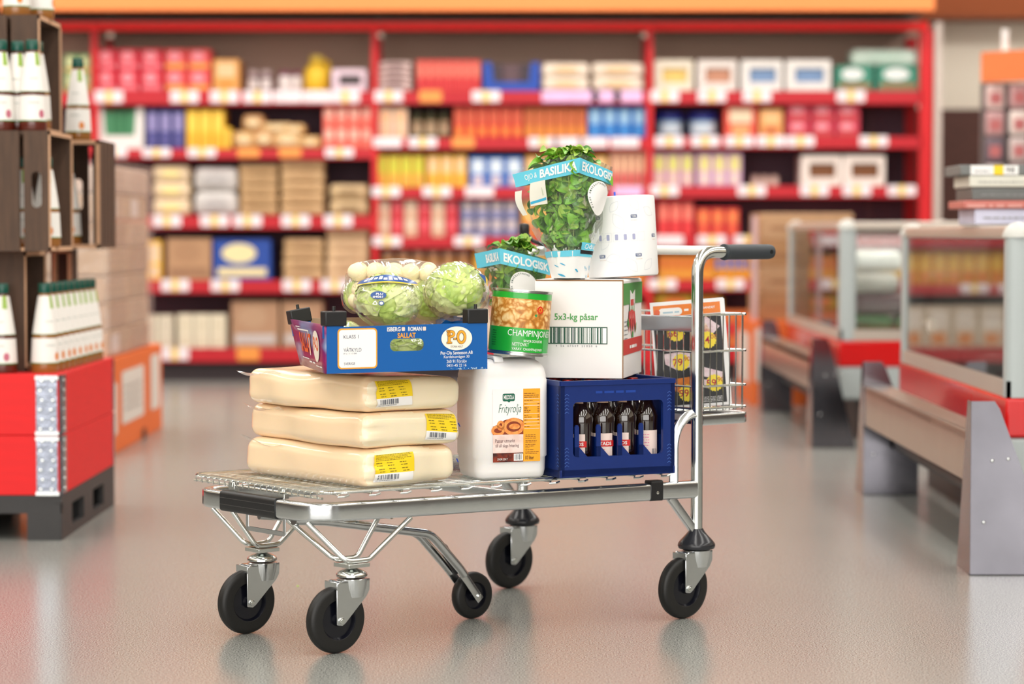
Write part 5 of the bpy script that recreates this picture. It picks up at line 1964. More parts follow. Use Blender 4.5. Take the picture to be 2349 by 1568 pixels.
def prod(kind, px0, px1, pyt, pyb, cols, name, label, cat, group=None, depth=0.30, Yf=YP, seed=0):
    x0, x1 = X(px0, Yf), X(px1, Yf)
    z0_, z1_ = Z(pyb, Yf), Z(pyt, Yf)
    L, H = x1 - x0, z1_ - z0_
    t = thing(name, label, cat, ((x0 + x1) / 2, Yf + depth / 2, z0_), 0, group)
    rnd = random.Random(seed + int(px0))
    c0 = colr(cols[0]); c1 = colr(cols[1] if len(cols) > 1 else cols[0]); c2 = colr(cols[2] if len(cols) > 2 else (cols[1] if len(cols) > 1 else cols[0]))
    fr_ = frame((-L / 2, -depth / 2 - 0.001, 0), (1, 0, 0), (0, 0, 1))
    if kind == 'carton':
        MB().box(-L / 2 + 0.001, -depth / 2, 0, L / 2 - 0.001, depth / 2, H, c0).build('carton_body', t, bevel=0.003)
        m_ = MB(fr_)
        m_.ell(L * 0.45, H * 0.66, L * 0.30, H * 0.24, c1, 0, 20)
        m_.rect(L * 0.08, H * 0.10, L * 0.92, H * 0.30, c2, 0.0005)
        m_.build('carton_print', t)
    elif kind == 'stripe':      # vertical packs
        MB().box(-L / 2 + 0.001, -depth / 2, 0, L / 2 - 0.001, depth / 2, H, c0).build('pack_body', t, bevel=0.003)
        m_ = MB(fr_)
        m_.rect(L * 0.15, H * 0.45, L * 0.85, H * 0.9, c1)
        m_.rect(L * 0.22, H * 0.08, L * 0.78, H * 0.36, c2, 0.0004)
        m_.build('pack_print', t)
    elif kind == 'window':      # display box, open window
        m_ = MB(fr_)
        plate(m_, rr(0, 0, L, H, 0.012), [rr(L * 0.2, H * 0.28, L * 0.85, H * 0.74, 0.01)], 0.004, c0)
        m_.T = None
        m_.box(-L / 2, -depth / 2 + 0.004, 0, -L / 2 + 0.004, depth / 2, H, c0)
        m_.box(L / 2 - 0.004, -depth / 2 + 0.004, 0, L / 2, depth / 2, H, c0)
        m_.box(-L / 2, -depth / 2 + 0.004, H - 0.004, L / 2, depth / 2, H, c0)
        m_.build('box_shell', t)
        MB().box(-L / 2 + 0.012, -depth / 2 + 0.02, 0.002, L / 2 - 0.012, depth / 2 - 0.01, H - 0.02, c1).build('contents_pack', t)
    elif kind == 'tray':        # open fronted display tray, goods standing in it
        m_ = MB(fr_)
        plate(m_, [(0, 0), (L, 0), (L, H), (L * 0.86, H), (L * 0.82, H * 0.32), (L * 0.18, H * 0.32), (L * 0.14, H), (0, H)], [], 0.004, c0)
        m_.T = None
        m_.box(-L / 2, -depth / 2 + 0.004, 0, -L / 2 + 0.004, depth / 2, H, c0)
        m_.box(L / 2 - 0.004, -depth / 2 + 0.004, 0, L / 2, depth / 2, H, c0)
        m_.build('tray_shell', t)
        for q in range(3):
            a = -L / 2 + 0.012 + (L - 0.024) * q / 3
            MB().box(a + 0.002, -depth / 2 + 0.015, 0.004, a + (L - 0.024) / 3 - 0.002, depth / 2 - 0.02, H * 0.94, (c1, c2, c1)[q]).build('inner_pack', t, bevel=0.004)
    elif kind == 'bag':
        m_ = MB()
        soft(m_, L, depth, H, c0, min(L, H) * 0.28, 12, 0.012, 7, seed)
        m_.build('bag_body', t, smooth=70)
        m_ = MB(fr_)
        m_.T = frame((-L / 2, -depth / 2 - 0.010, 0), (1, 0, 0), (0, 0, 1))
        m_.ell(L * 0.5, H * 0.5, L * 0.28, H * 0.24, c1, 0, 18)
        m_.build('bag_print', t)
    elif kind == 'jar':
        n = max(1, int(round(L / (H * 0.7))))
        r = min(L / 2, depth / 2) * 0.96
        MB().lathe([(0, 0), (r * 0.92, 0), (r, 0.008), (r, H * 0.72), (r * 0.82, H * 0.80), (0, H * 0.80)], c0, 24).build('jar_body', t, smooth=50)
        MB().lathe([(0, H * 0.78), (r * 0.9, H * 0.78), (r * 0.9, H * 0.97), (r * 0.84, H), (0, H)], c1, 24).build('jar_lid', t)
        m_ = MB(lambda x, y, z: ((r + 0.001) * cos(-pi / 2 + x / r), (r + 0.001) * sin(-pi / 2 + x / r), y))
        m_.rect(-r * 1.1, H * 0.16, r * 1.1, H * 0.6, c2, 0, 12, 1)
        m_.build('jar_label', t, smooth=60)
    elif kind == 'jug':
        r = L / 2
        MB().lathe([(0, 0), (r * 0.9, 0), (r, 0.01), (r, H * 0.55), (r * 0.8, H * 0.70), (r * 0.45, H * 0.78), (r * 0.45, H * 0.82), (0, H * 0.82)], c0, 24).build('jug_body', t, smooth=50)
        MB().lathe([(0, H * 0.8), (r * 0.55, H * 0.8), (r * 0.6, H * 0.86), (r * 0.5, H * 0.98), (0, H)], c1, 20).build('jug_cap', t, smooth=50)
        MB().tube(fillet([(r * 0.4, 0, H * 0.80), (r * 0.95, 0, H * 0.84), (r * 1.0, 0, H * 0.5)], [0, 0.03, 0]), 0.012, c0, 8).build('jug_handle', t)
    elif kind == 'tub':
        r = L / 2
        MB().lathe([(0, 0), (r * 0.8, 0), (r * 0.95, H * 0.7), (0, H * 0.7)], c1, 24).build('tub_body', t)
        MB().lathe([(0, H * 0.68), (r, H * 0.68), (r, H * 0.92), (r * 0.9, H), (0, H)], c0, 24).build('tub_lid', t)
        m_ = MB(lambda x, y, z: ((r * 0.93) * cos(-pi / 2 + x / r), (r * 0.93) * sin(-pi / 2 + x / r), y))
        m_.rect(-r * 0.9, H * 0.15, r * 0.9, H * 0.55, c2, 0, 12, 1)
        m_.build('tub_label', t, smooth=60)
    return t


SHN = ['top', 'second', 'third', 'fourth', 'fifth', 'lowest']
BN = {0: 'crate end bay', 1: 'sack bay', 2: 'middle bay', 3: 'wall side bay'}


def row(bay, sh, kind, xs, yt, cols, name, desc, cat, tiers=1, gap=1.0, depth=0.30, yb=None, colf=None):
    """xs: list of (x0,x1); tiers stacked"""
    yb = yb if yb is not None else bays[bay][4][sh][0] + 0.5
    n = len(xs)
    for ti in range(tiers):
        za = yb + (yt - yb) * ti / tiers
        zb = yb + (yt - yb) * (ti + 1) / tiers + 0.6
        for i, (a, b) in enumerate(xs):
            cc_ = colf(i, ti) if colf else cols
            pos = (ORD_[i] + ' from left, ') if n > 1 else ''
            tn = '' if tiers == 1 else (('lower, ' if ti == 0 else 'upper, ') if tiers == 2 else ORD_[ti] + ' up, ')
            lab = desc + ', ' + tn + pos + SHN[sh] + ' shelf, ' + BN[bay]
            prod(kind, a + gap, b - gap, zb, za, cc_, name, lab, cat, desc + 's on the ' + SHN[sh] + ' shelf', depth, YP, seed=i * 7 + ti * 3 + sh)


def split(a, b, n):
    return [(a + (b - a) * k / n, a + (b - a) * (k + 1) / n) for k in range(n)]


RD, PK_, OR_, YE_, WH_, CRm, BR_, GR_, NV_, BL_, DKG, GY_ = (222, 36, 60), (250, 150, 160), (240, 158, 60), (248, 196, 50), (240, 232, 228), (236, 214, 184), (182, 142, 104), (60, 130, 80), (60, 60, 130), (30, 90, 190), (40, 60, 40), (170, 165, 170)
# end bay
row(0, 0, 'carton', split(150, 212, 2), 125, [(110, 170, 110), (236, 226, 170), (240, 180, 110)], 'carton', 'green and cream carton', 'carton', 2)
row(0, 1, 'carton', split(180, 212, 1), 268, [(224, 60, 50), (240, 110, 80)], 'carton', 'red carton', 'carton')
# sack bay
row(1, 0, 'carton', [(223, 270), (272, 322), (324, 376)], 112, [RD, PK_, (240, 130, 140)], 'carton', 'red carton with pink print', 'carton', 2)
row(1, 0, 'carton', [(379, 431), (432, 486)], 112, [(232, 70, 70), PK_, (246, 170, 70)], 'carton', 'red and orange carton', 'carton', 2)
row(1, 0, 'stripe', [(490, 551)], 136, [(236, 166, 84), (240, 200, 150), (232, 150, 60)], 'carton', 'tall orange and cream pack', 'carton')
row(1, 0, 'jar', split(562, 622, 2), 158, [(120, 90, 95), (200, 180, 180), WH_], 'jar', 'dark jar with pale label', 'jar')
row(1, 0, 'jar', [(634, 668), (666, 690)], 160, [WH_, (130, 60, 90), WH_], 'jar', 'white jar with plum lid', 'jar')
row(1, 0, 'jug', [(694, 754)], 122, [(250, 206, 50), (244, 214, 90)], 'jug', 'yellow plastic jug of oil', 'jug')
row(1, 0, 'window', [(762, 842)], 158, [(240, 214, 226), (70, 60, 60)], 'display_box', 'pale pink display box with a dark window', 'box')
row(1, 1, 'tray', [(222, 331)], 246, [WH_, (70, 140, 95), (50, 120, 75)], 'display_box', 'white display tray of green packs', 'box')
row(1, 1, 'stripe', split(336, 425, 3), 250, [NV_, (150, 140, 190), (90, 85, 150)], 'food_pack', 'navy and lilac pack', 'food pack')
row(1, 1, 'stripe', split(428, 516, 3), 250, [(246, 192, 44), (250, 210, 80), (240, 176, 40)], 'food_pack', 'yellow pack', 'food pack')
row(1, 1, 'stripe', [(516, 532)], 292, [(246, 192, 44), (250, 210, 80)], 'food_pack', 'short yellow pack', 'food pack')
# loose pile of paper bags
bagp = [(535, 585, 300, 341), (580, 632, 296, 341), (630, 690, 300, 341), (690, 735, 312, 341), (556, 606, 262, 300), (604, 668, 282, 304), (650, 700, 284, 308)]
for k, (a, b, c_, d) in enumerate(bagp):
    prod('bag', a, b, c_, d, [((214, 170, 110), (200, 150, 96), (222, 184, 130))[k % 3], (232, 206, 160)], 'paper_bag', 'tan paper bag, ' + ORD_[k] + ' in the loose heap on the second shelf, sack bay', 'bag', 'tan paper bags heaped on the second shelf', 0.28, YP, k)
row(1, 1, 'stripe', split(741, 856, 4), 242, [(240, 96, 80), (250, 190, 170), (240, 130, 110)], 'food_pack', 'coral and cream pack', 'food pack', 2)
row(1, 2, 'bag', [(350, 436)], 378, [(232, 206, 170), (246, 222, 150)], 'food_bag', 'cream printed bag', 'bag', 3)
row(1, 2, 'bag', [(444, 546)], 382, [(206, 200, 196), (186, 180, 178)], 'food_bag', 'grey speckled bag', 'bag', 2)
row(1, 2, 'bag', [(549, 637)], 376, [(196, 158, 112), (184, 146, 100)], 'paper_sack', 'brown paper sack', 'sack', 5)
row(1, 2, 'bag', [(643, 744)], 366, [(202, 164, 118), (190, 150, 104)], 'paper_sack', 'tan paper sack', 'sack', 5)
row(1, 2, 'bag', [(756, 846)], 422, [(206, 176, 132), (160, 130, 90)], 'paper_sack', 'sagging paper sack', 'sack', 2)
row(1, 3, 'stripe', [(335, 371)], 550, [(246, 190, 70), (236, 206, 170)], 'food_pack', 'yellow and cream pack', 'food pack')
row(1, 3, 'carton', [(381, 485)], 545, [(186, 142, 104), (176, 132, 96), (160, 118, 86)], 'carton', 'brown cardboard carton', 'carton')
row(1, 3, 'carton', [(487, 622)], 548, [(26, 70, 160), (240, 224, 170), (240, 224, 170)], 'carton', 'blue carton with cream windows', 'carton')
row(1, 3, 'bag', [(649, 742)], 546, [(204, 166, 120), (190, 150, 108)], 'paper_sack', 'stacked tan paper sack', 'sack', 4)
row(1, 3, 'bag', [(748, 846)], 526, [(224, 188, 146), (206, 168, 130)], 'paper_sack', 'pale tan paper sack', 'sack', 5)
row(1, 4, 'stripe', split(324, 396, 2), 722, [(226, 214, 190), (214, 200, 178)], 'food_pack', 'cream shrink wrapped pack', 'food pack')
row(1, 4, 'stripe', split(404, 518, 3), 720, [(234, 222, 196), (222, 208, 180)], 'food_pack', 'ivory shrink wrapped pack', 'food pack')
row(1, 4, 'carton', [(528, 640), (644, 740)], 690, [(180, 138, 106), (188, 150, 118), (200, 190, 186)], 'carton', 'large brown carton', 'carton')
# middle bay
row(2, 0, 'bag', [(868, 945)], 140, [(214, 186, 180), (150, 120, 120)], 'food_bag', 'greyish pink flat pack', 'bag', 5)
row(2, 0, 'stripe', split(956, 1102, 7), 137, [(232, 64, 60), (246, 130, 110), (222, 50, 60)], 'food_pack', 'red pack', 'food pack')
row(2, 0, 'tray', [(1108, 1238)], 142, [(20, 76, 180), (64, 50, 60), (96, 70, 76)], 'display_box', 'cobalt blue display tray of dark packs', 'box')
row(2, 0, 'bag', [(1243, 1352), (1357, 1478)], 143, [(242, 226, 206), (238, 200, 150)], 'food_bag', 'cream white bag', 'bag', 2)
row(2, 1, 'stripe', split(868, 936, 2), 246, [(236, 206, 180), (240, 186, 140)], 'food_pack', 'peach pack', 'food pack')
row(2, 1, 'jar', split(940, 1034, 3), 246, [(90, 96, 60), (44, 50, 38), (206, 186, 150)], 'jar', 'dark green jar', 'jar')
row(2, 1, 'stripe', split(1040, 1200, 6), 244, [(222, 60, 40), (206, 90, 56), (244, 140, 50)], 'food_pack', 'red box with orange print', 'food pack')
row(2, 1, 'stripe', split(1202, 1346, 6), 246, [(214, 110, 50), (196, 96, 50), (238, 150, 50)], 'food_pack', 'rust and orange pack', 'food pack')
row(2, 1, 'stripe', split(1348, 1482, 4), 244, [(14, 110, 200), (150, 190, 220), (60, 140, 210)], 'food_pack', 'bright blue pack', 'food pack')
row(2, 2, 'stripe', split(862, 974, 4), 354, [(234, 190, 60), (206, 206, 60), (240, 170, 70)], 'food_pack', 'yellow green pack', 'food pack')
row(2, 2, 'stripe', split(978, 1072, 3), 354, [(246, 186, 60), (240, 200, 150), (244, 170, 50)], 'food_pack', 'orange yellow pack', 'food pack')
row(2, 2, 'stripe', split(1076, 1200, 3), 358, [(50, 110, 200), (220, 232, 240), (226, 206, 206)], 'food_pack', 'blue and white pack', 'food pack')
row(2, 2, 'stripe', split(1398, 1482, 5), 345, [(232, 150, 130), (240, 190, 150), (214, 60, 70)], 'food_pack', 'salmon pink pack', 'food pack')
row(2, 3, 'stripe', split(864, 1052, 6), 458, None, 'food_pack', 'crimson or cream pack', 'food pack', 2, colf=lambda i, t: ([(226, 190, 160), (236, 206, 180), (222, 170, 140)] if i % 2 == 0 else [(216, 44, 66), (232, 90, 100), (206, 60, 60)]))
row(2, 3, 'stripe', split(1056, 1190, 4), 458, [(110, 110, 150), (206, 190, 190), (150, 150, 190)], 'food_pack', 'blue grey pack', 'food pack', 2)
row(2, 2, 'stripe', split(1204, 1394, 6), 356, [(240, 170, 70), (240, 206, 150), (226, 130, 60)], 'food_pack', 'orange and cream pack', 'food pack')
row(2, 3, 'stripe', split(1196, 1480, 9), 458, [(236, 150, 60), (244, 190, 90), (206, 90, 60)], 'food_pack', 'golden orange pack', 'food pack')
row(2, 4, 'stripe', split(1086, 1480, 12), 574, [(240, 166, 50), (246, 196, 80), (230, 130, 40)], 'food_pack', 'amber orange pack', 'food pack')
row(2, 5, 'stripe', split(872, 1480, 10), 700, [(226, 206, 180), (240, 226, 210), (230, 150, 90)], 'food_pack', 'cream and tan pack', 'food pack')
row(2, 4, 'jar', split(870, 1080, 6), 574, [(240, 190, 110), (220, 190, 160), (240, 222, 200)], 'jar', 'amber jar', 'jar')
# bay by the wall
row(3, 0, 'window', [(1500, 1590)], 137, [(238, 228, 206), (236, 200, 110)], 'display_box', 'white display box with yellow contents', 'box')
row(3, 0, 'window', [(1598, 1690)], 137, [(236, 226, 218), (200, 140, 110)], 'display_box', 'white display box with brown contents', 'box')
row(3, 0, 'window', [(1698, 1794), (1800, 1905)], 137, [(238, 234, 228), (120, 150, 190)], 'display_box', 'white display box with blue contents', 'box')
row(3, 0, 'carton', [(1914, 2002), (2008, 2110)], 150, [(60, 140, 116), (236, 240, 236), (160, 110, 60)], 'carton', 'teal carton with white label', 'carton')
prod('bag', 1952, 2104, 112, 150, [(206, 228, 214), (190, 216, 200)], 'food_bag', 'mint green shrink wrapped tray on top of the teal cartons', 'food pack', None, 0.28)
row(3, 1, 'tub', [(1506, 1572), (1578, 1652)], 256, [(20, 40, 140), (150, 190, 220), (206, 220, 230)], 'tub', 'blue lidded tub', 'tub')
row(3, 1, 'stripe', [(1660, 1736)], 242, [(232, 80, 60), (236, 214, 180), (250, 170, 110)], 'food_pack', 'red and cream tall pack', 'food pack')
row(3, 1, 'stripe', [(1740, 1796)], 248, [(236, 160, 90), (240, 190, 130), (200, 110, 60)], 'food_pack', 'apricot pack', 'food pack')
row(3, 1, 'carton', [(1803, 1858), (1860, 1914), (1916, 1972)], 240, [(206, 50, 76), (236, 150, 160), (190, 70, 60)], 'carton', 'raspberry red carton', 'carton', 2)
row(3, 2, 'stripe', split(1496, 1592, 3), 350, [(220, 170, 190), (216, 212, 110), (232, 200, 180)], 'food_pack', 'pink and lime pack', 'food pack')
row(3, 2, 'stripe', split(1598, 1702, 3), 350, [(222, 176, 210), (226, 214, 130), (232, 210, 190)], 'food_pack', 'lilac and lime pack', 'food pack')
row(3, 2, 'jar', split(1726, 1792, 3), 400, [(214, 180, 160), (190, 160, 150), (226, 200, 190)], 'tin', 'small beige tin', 'tin')
row(3, 2, 'window', [(1836, 1931), (1932, 2030)], 355, [(238, 224, 214), (120, 70, 30)], 'display_box', 'ivory display box with dark window', 'box')
row(3, 3, 'stripe', split(1508, 1592, 3), 460, [(226, 40, 50), (246, 130, 110), (232, 60, 60)], 'food_pack', 'bright red pack', 'food pack')
row(3, 3, 'stripe', split(1597, 1697, 3), 476, [(214, 36, 44), (244, 130, 70), (236, 100, 60)], 'food_pack', 'red orange pack', 'food pack')
row(3, 4, 'stripe', split(1512, 1638, 6), 584, [(240, 150, 40), (226, 120, 50), (246, 176, 70)], 'food_pack', 'orange pack', 'food pack')
row(3, 4, 'stripe', split(1640, 1732, 5), 586, [(246, 176, 40), (90, 110, 190), (240, 140, 40)], 'food_pack', 'yellow and blue pack', 'food pack')
row(3, 4, 'stripe', split(1880, 2100, 8), 586, [(240, 176, 60), (226, 150, 50), (246, 200, 90)], 'food_pack', 'amber pack', 'food pack')
prod('bag', 1502, 1596, 672, 712, [(206, 166, 30), (240, 120, 50)], 'food_bag', 'mustard yellow bag behind the leaflet, wall side bay', 'bag', None, 0.3)
prod('bag', 1598, 1660, 676, 712, [(206, 150, 40), (226, 120, 50)], 'food_bag', 'orange bag behind the trolley post, wall side bay', 'bag', None, 0.3)
z70 = Z(712, YP)
rk = thing('shelf_riser', 'low orange and red riser under the mustard bags in the wall side bay', 'riser', (X(1560), 16.8, Z(797)), 0)
MB().box(X(1500), YP, Z(797), X(1720), YP + 0.35, z70, mat('riser_orange', (216, 110, 50), 0.5, 0, 0.1, 3)).build('riser_body', rk, True)
MB().box(X(1500), YP - 0.004, Z(770), X(1720), YP - 0.001, Z(740), mat('riser_red', (200, 40, 40), 0.5)).build('front_strip', rk, True)

# ================================================================== THE DISPLAY ON THE PALLET (crates and bottles)
PX0, PX1, PY0, PY1 = -2.32, -1.502, 8.03, 9.10
PBK = mat('pallet_black', (52, 50, 50), 0.5, 0, 0.15, 12, 0.1)
pal = thing('plastic_pallet', 'black plastic pallet on the floor under the red collar boards', 'pallet', ((PX0 + PX1) / 2, (PY0 + PY1) / 2, 0))
mb = MB()
mb.box(PX0, PY0, 0.125, PX1, PY1, 0.15, PBK)
plen = PY1 - PY0
mb.T = frame((PX1, PY0, 0), (0, 1, 0), (0, 0, 1))
plate(mb, [(0, 0), (plen, 0), (plen, 0.125), (0, 0.125)], [[(0.19, 0.03), (0.42, 0.03), (0.42, 0.105), (0.19, 0.105)], [(0.60, 0.03), (0.83, 0.03), (0.83, 0.105), (0.60, 0.105)]], 0.02, PBK)
mb.T = frame((PX0, PY0, 0), (1, 0, 0), (0, 0, 1))
W_ = PX1 - PX0
plate(mb, [(0, 0.09), (W_, 0.09), (W_, 0.125), (0, 0.125)], [], 0.02, PBK)
mb.T = None
for xx in (PX0, (PX0 + PX1) / 2 - 0.06, PX1 - 0.115):
    mb.box(xx, PY0 - 0.002, 0, xx + 0.112, PY0 + 0.14, 0.124, PBK)
    mb.box(xx, PY1 - 0.14, 0, xx + 0.112, PY1 + 0.002, 0.124, PBK)
    mb.box(xx + 0.02, PY0 + 0.45, 0, xx + 0.10, PY0 + 0.6, 0.126, PBK)
mb.build('pallet_body', pal, True, smooth=0)
CRED = mat('collar_red', (232, 8, 14), 0.55, 0, 0.06, 8, 0.1, 20, aniso=(1, 1, 8))
ST = mat('hinge_zinc', (150, 155, 168), 0.18, 1.0, 0.15, 30, 0.6, 50)
for k, (za, zb) in enumerate(((0.151, 0.350), (0.352, 0.553))):
    t = thing('pallet_collar', ('red wooden pallet collar resting on the black pallet', 'red wooden pallet collar on top of another, below the sauce bottles')[k], 'pallet collar', ((PX0 + PX1) / 2, (PY0 + PY1) / 2, za), 0, 'red pallet collars')
    for q, (a, b, c_, d) in enumerate(((PX0, PY0, PX1, PY0 + 0.02), (PX0, PY1 - 0.02, PX1, PY1), (PX0, PY0 + 0.02, PX0 + 0.02, PY1 - 0.02), (PX1 - 0.02, PY0 + 0.02, PX1, PY1 - 0.02))):
        MB().box(a, b, za, c_, d, zb, CRED).build('board', t, True, bevel=0.002)
    mb = MB()
    mb.box(PX1 - 0.082, PY0 - 0.003, za + 0.004, PX1 - 0.012, PY0 - 0.0005, zb - 0.002, ST)
    mb.tube([(PX1 + 0.001, PY0 - 0.003, za), (PX1 + 0.001, PY0 - 0.003, zb)], 0.006, ST, 8)
    mb.box(PX1 + 0.0005, PY0 + 0.01, za + 0.004, PX1 + 0.003, PY0 + 0.085, zb - 0.002, ST)
    for r_ in range(6):
        z_ = za + 0.02 + r_ * 0.032
        for xx in (PX1 - 0.068, PX1 - 0.032):
            mb.lathe([(0.007, -0.008), (0.006, -0.006), (0.0065, 0.0)] if False else [(0, -0.010), (0.005, -0.009), (0.007, -0.003)], CHB, 8, (xx + (0.006 if r_ % 2 else 0), PY0, z_), 'y')
        mb.lathe([(0.007, 0.002), (0.005, 0.007), (0, 0.008)], CHB, 8, (PX1, PY0 + 0.045, z_), 'x')
    for zz__ in (za + 0.006, zb - 0.010):
        mb.cbox((PX1 - 0.045, PY0 - 0.006, zz__), (0.078, 0.008, 0.012), CHB)
    mb.build('corner_hinge', t, True)
    MB().box(PX1 + 0.0005, PY1 - 0.03, za + 0.004, PX1 + 0.003, PY1, zb - 0.002, ST).build('corner_hinge', t, True)
DT = 0.556
t = thing('cardboard_sheet', 'flat cardboard sheet covering the pallet collars under the bottles', 'cardboard', (-1.9, 8.5, DT - 0.003))
MB().box(PX0 + 0.002, PY0 + 0.004, DT - 0.003, PX1 - 0.003, PY1 - 0.004, DT, mat('sheet_red', (222, 30, 34), 0.6)).build('sheet', t, True)
WOOD = mat('dark_stained_wood', (90, 64, 46), 0.65, 0, 0.32, 7, 0.3, 40, aniso=(9, 9, 1))
WEDGE = mat('raw_wood_edge', (214, 168, 132), 0.7, 0, 0.12, 14)


def wcrate(label, x0, x1, y0, y1, z0_, z1_, opn, hole=True, nb=3, divider=False):
    t = thing('wooden_crate', label, 'crate', ((x0 + x1) / 2, (y0 + y1) / 2, z0_), 0, 'dark wooden display crates')
    H = z1_ - z0_
    th_ = 0.012

    def face(nm, o, xd_, w_, n, hl, yd_=(0, 0, 1), hgt=None, edges=True):
        h_ = hgt or H
        bw = (w_ + 0.015) / n - 0.015
        mb = MB(frame(o, xd_, yd_))
        for k in range(n):
            a = k * (bw + 0.015)
            hh = [rr(a + bw / 2 - 0.017, h_ * 0.36, a + bw / 2 + 0.017, h_ * 0.66, 0.016)] if (hl is not None and k == hl) else []
            plate(mb, rr(a, 0, a + bw, h_, 0.002, 1), hh, th_, WOOD)
        mb.build(nm, t, True, smooth=0)
    if opn != 'front':
        face('slatted_wall', (x0, y0, z0_), (1, 0, 0), x1 - x0, nb, nb - 1 if hole else None)
    if opn != 'right':
        face('slatted_wall', (x1, y0, z0_), (0, 1, 0), y1 - y0, nb, None)
    face('slatted_wall', (x1, y1, z0_), (-1, 0, 0), x1 - x0, nb, 1 if hole else None)
    face('slatted_wall', (x0, y1, z0_), (0, -1, 0), y1 - y0, nb, None)
    MB().box(x0 + 0.002, y0 + 0.013, z0_ + 0.001, x1 - 0.002, y1 - 0.013, z0_ + 0.012, WEDGE).build('floor_board', t, True)
    MB().box(x0 + 0.002, y0 + 0.013, z1_ - 0.012, x1 - 0.002, y1 - 0.013, z1_ - 0.001, WOOD).build('top_board', t, True)
    # light sawn edges round the opening
    mb = MB()
    e = 0.014
    if opn == 'right':
        for (a, b, c_, d) in ((y0, y0 + e, z0_, z1_), (y1 - e, y1, z0_, z1_), (y0, y1, z0_, z0_ + e), (y0, y1, z1_ - e, z1_)):
            mb.box(x1 - 0.001, a, c_, x1 + 0.004, b, d, WEDGE)
    if opn == 'front':
        for (a, b, c_, d) in ((x0, x0 + e, z0_, z1_), (x1 - e, x1, z0_, z1_), (x0, x1, z0_, z0_ + e), (x0, x1, z1_ - e, z1_)):
            mb.box(a, y0 - 0.004, c_, b, y0 + 0.001, d, WEDGE)
        if divider:
            m = (x0 + x1) / 2
            mb.box(X(123, y0) - 0.007, y0 - 0.004, z0_, X(123, y0) + 0.007, y0 + 0.04, z1_, WEDGE)
    mb.build('sawn_edge', t, True)
    return t


wcrate('dark wooden crate on the red collars, directly under the crate with a handle hole', -1.98, -1.645, 8.16, 8.52, DT + 0.001, 0.960, 'right', False, 3)
wcrate('dark wooden crate with oval handle hole, second up in the front stack', -2.00, -1.530, 8.00, 8.42, 0.964, 1.362, 'right', True, 5)
wcrate('dark wooden crate at the top of the stack, open side showing', -2.00, -1.592, 8.16, 8.56, 1.366, 1.756, 'right', True, 4)
wcrate('dark wooden crate opening towards the shopper with bottle standing inside', -1.96, -1.487, 8.74, 9.08, 0.968, 1.358, 'front', True, 5)
wcrate('low dark wooden crate behind the row of sauce bottles', -1.96, -1.632, 8.96, 9.085, DT + 0.001, 0.964, 'front', False, 3, True)


def sauce(body, dot):
    t = thing('sauce_bottle', 'sauce bottle', 'bottle', (0, 0, 0), 0, 'sauce bottles on the crate display')
    MB().lathe([(0, 0.0), (0.044, 0.0), (0.047, 0.006), (0.046, 0.03), (0.041, 0.125), (0.030, 0.20), (0.0195, 0.262), (0.0175, 0.272), (0, 0.272)], body, 24).build('bottle_body', t, smooth=60)
    LW_ = mat('sauce_label_white', (244, 240, 234), 0.4, 0, 0.02)
    LGr = mat('sauce_label_green', (60, 140, 50), 0.4)

    def rad(z):
        P_ = [(0.0, 0.0475), (0.03, 0.0465), (0.125, 0.0418), (0.20, 0.0310), (0.262, 0.0205), (0.3, 0.0205)]
        for (a, ra), (b, rb) in zip(P_, P_[1:]):
            if z <= b:
                return ra + (rb - ra) * (z - a) / (b - a)
        return 0.02
    mb = MB(lambda x, y, z: (rad(y) * cos(x) + z * cos(x), rad(y) * sin(x) + z * sin(x), y))
    mb.rect(0, 0.034, 2 * pi, 0.116, LW_, 0.0008, 24, 3)
    mb.rect(0, 0.130, 2 * pi, 0.258, LW_, 0.0008, 24, 4)
    mb.rect(0, 0.031, 2 * pi, 0.034, LGr, 0.001, 24, 1)
    mb.rect(0, 0.128, 2 * pi, 0.130, LGr, 0.001, 24, 1)
    mb.rect(-pi / 2 + 0.15, 0.215, -pi / 2 + 0.75, 0.258, mat('sauce_label_lime', (158, 190, 84), 0.4), 0.0014, 6, 3)
    mb.ell(-pi / 2 + 0.45, 0.055, 0.22, 0.014, dot, 0.0016, 14)
    mb.scribble(-pi / 2 - 0.5, 0.17, 0.8, 0.006, mat('sauce_grey', (190, 196, 190), 0.5), 3, 0.0014)
    mb.scribble(-pi / 2 - 0.5, 0.09, 0.8, 0.006, mat('sauce_grey', (190, 196, 190), 0.5), 5, 0.0014)
    mb.build('bottle_label', t, smooth=60)
    MB().lathe([(0.0205, 0.266), (0.0215, 0.270), (0.0215, 0.296), (0.0195, 0.300), (0, 0.300)], mat('cap_dark_green', (8, 80, 66), 0.25), 20).build('bottle_cap', t)
    return t


sa = sauce(mat('sauce_amber', (156, 100, 44), 0.2, 0, 0.1, coat=0.5), mat('sauce_orange_print', (232, 140, 60), 0.5))
sb = sauce(mat('sauce_maroon', (96, 34, 22), 0.2, 0, 0.1, coat=0.5), mat('sauce_pink_print', (200, 110, 130), 0.5))
first = {0: True, 1: True}


def put(k, x, y, z, lab, rz=0.0):
    src = (sa, sb)[k]
    o = src if first[k] else copy_tree(src)
    first[k] = False
    o.location = (x, y, z); o.rotation_euler = (0, 0, rz); o['label'] = lab


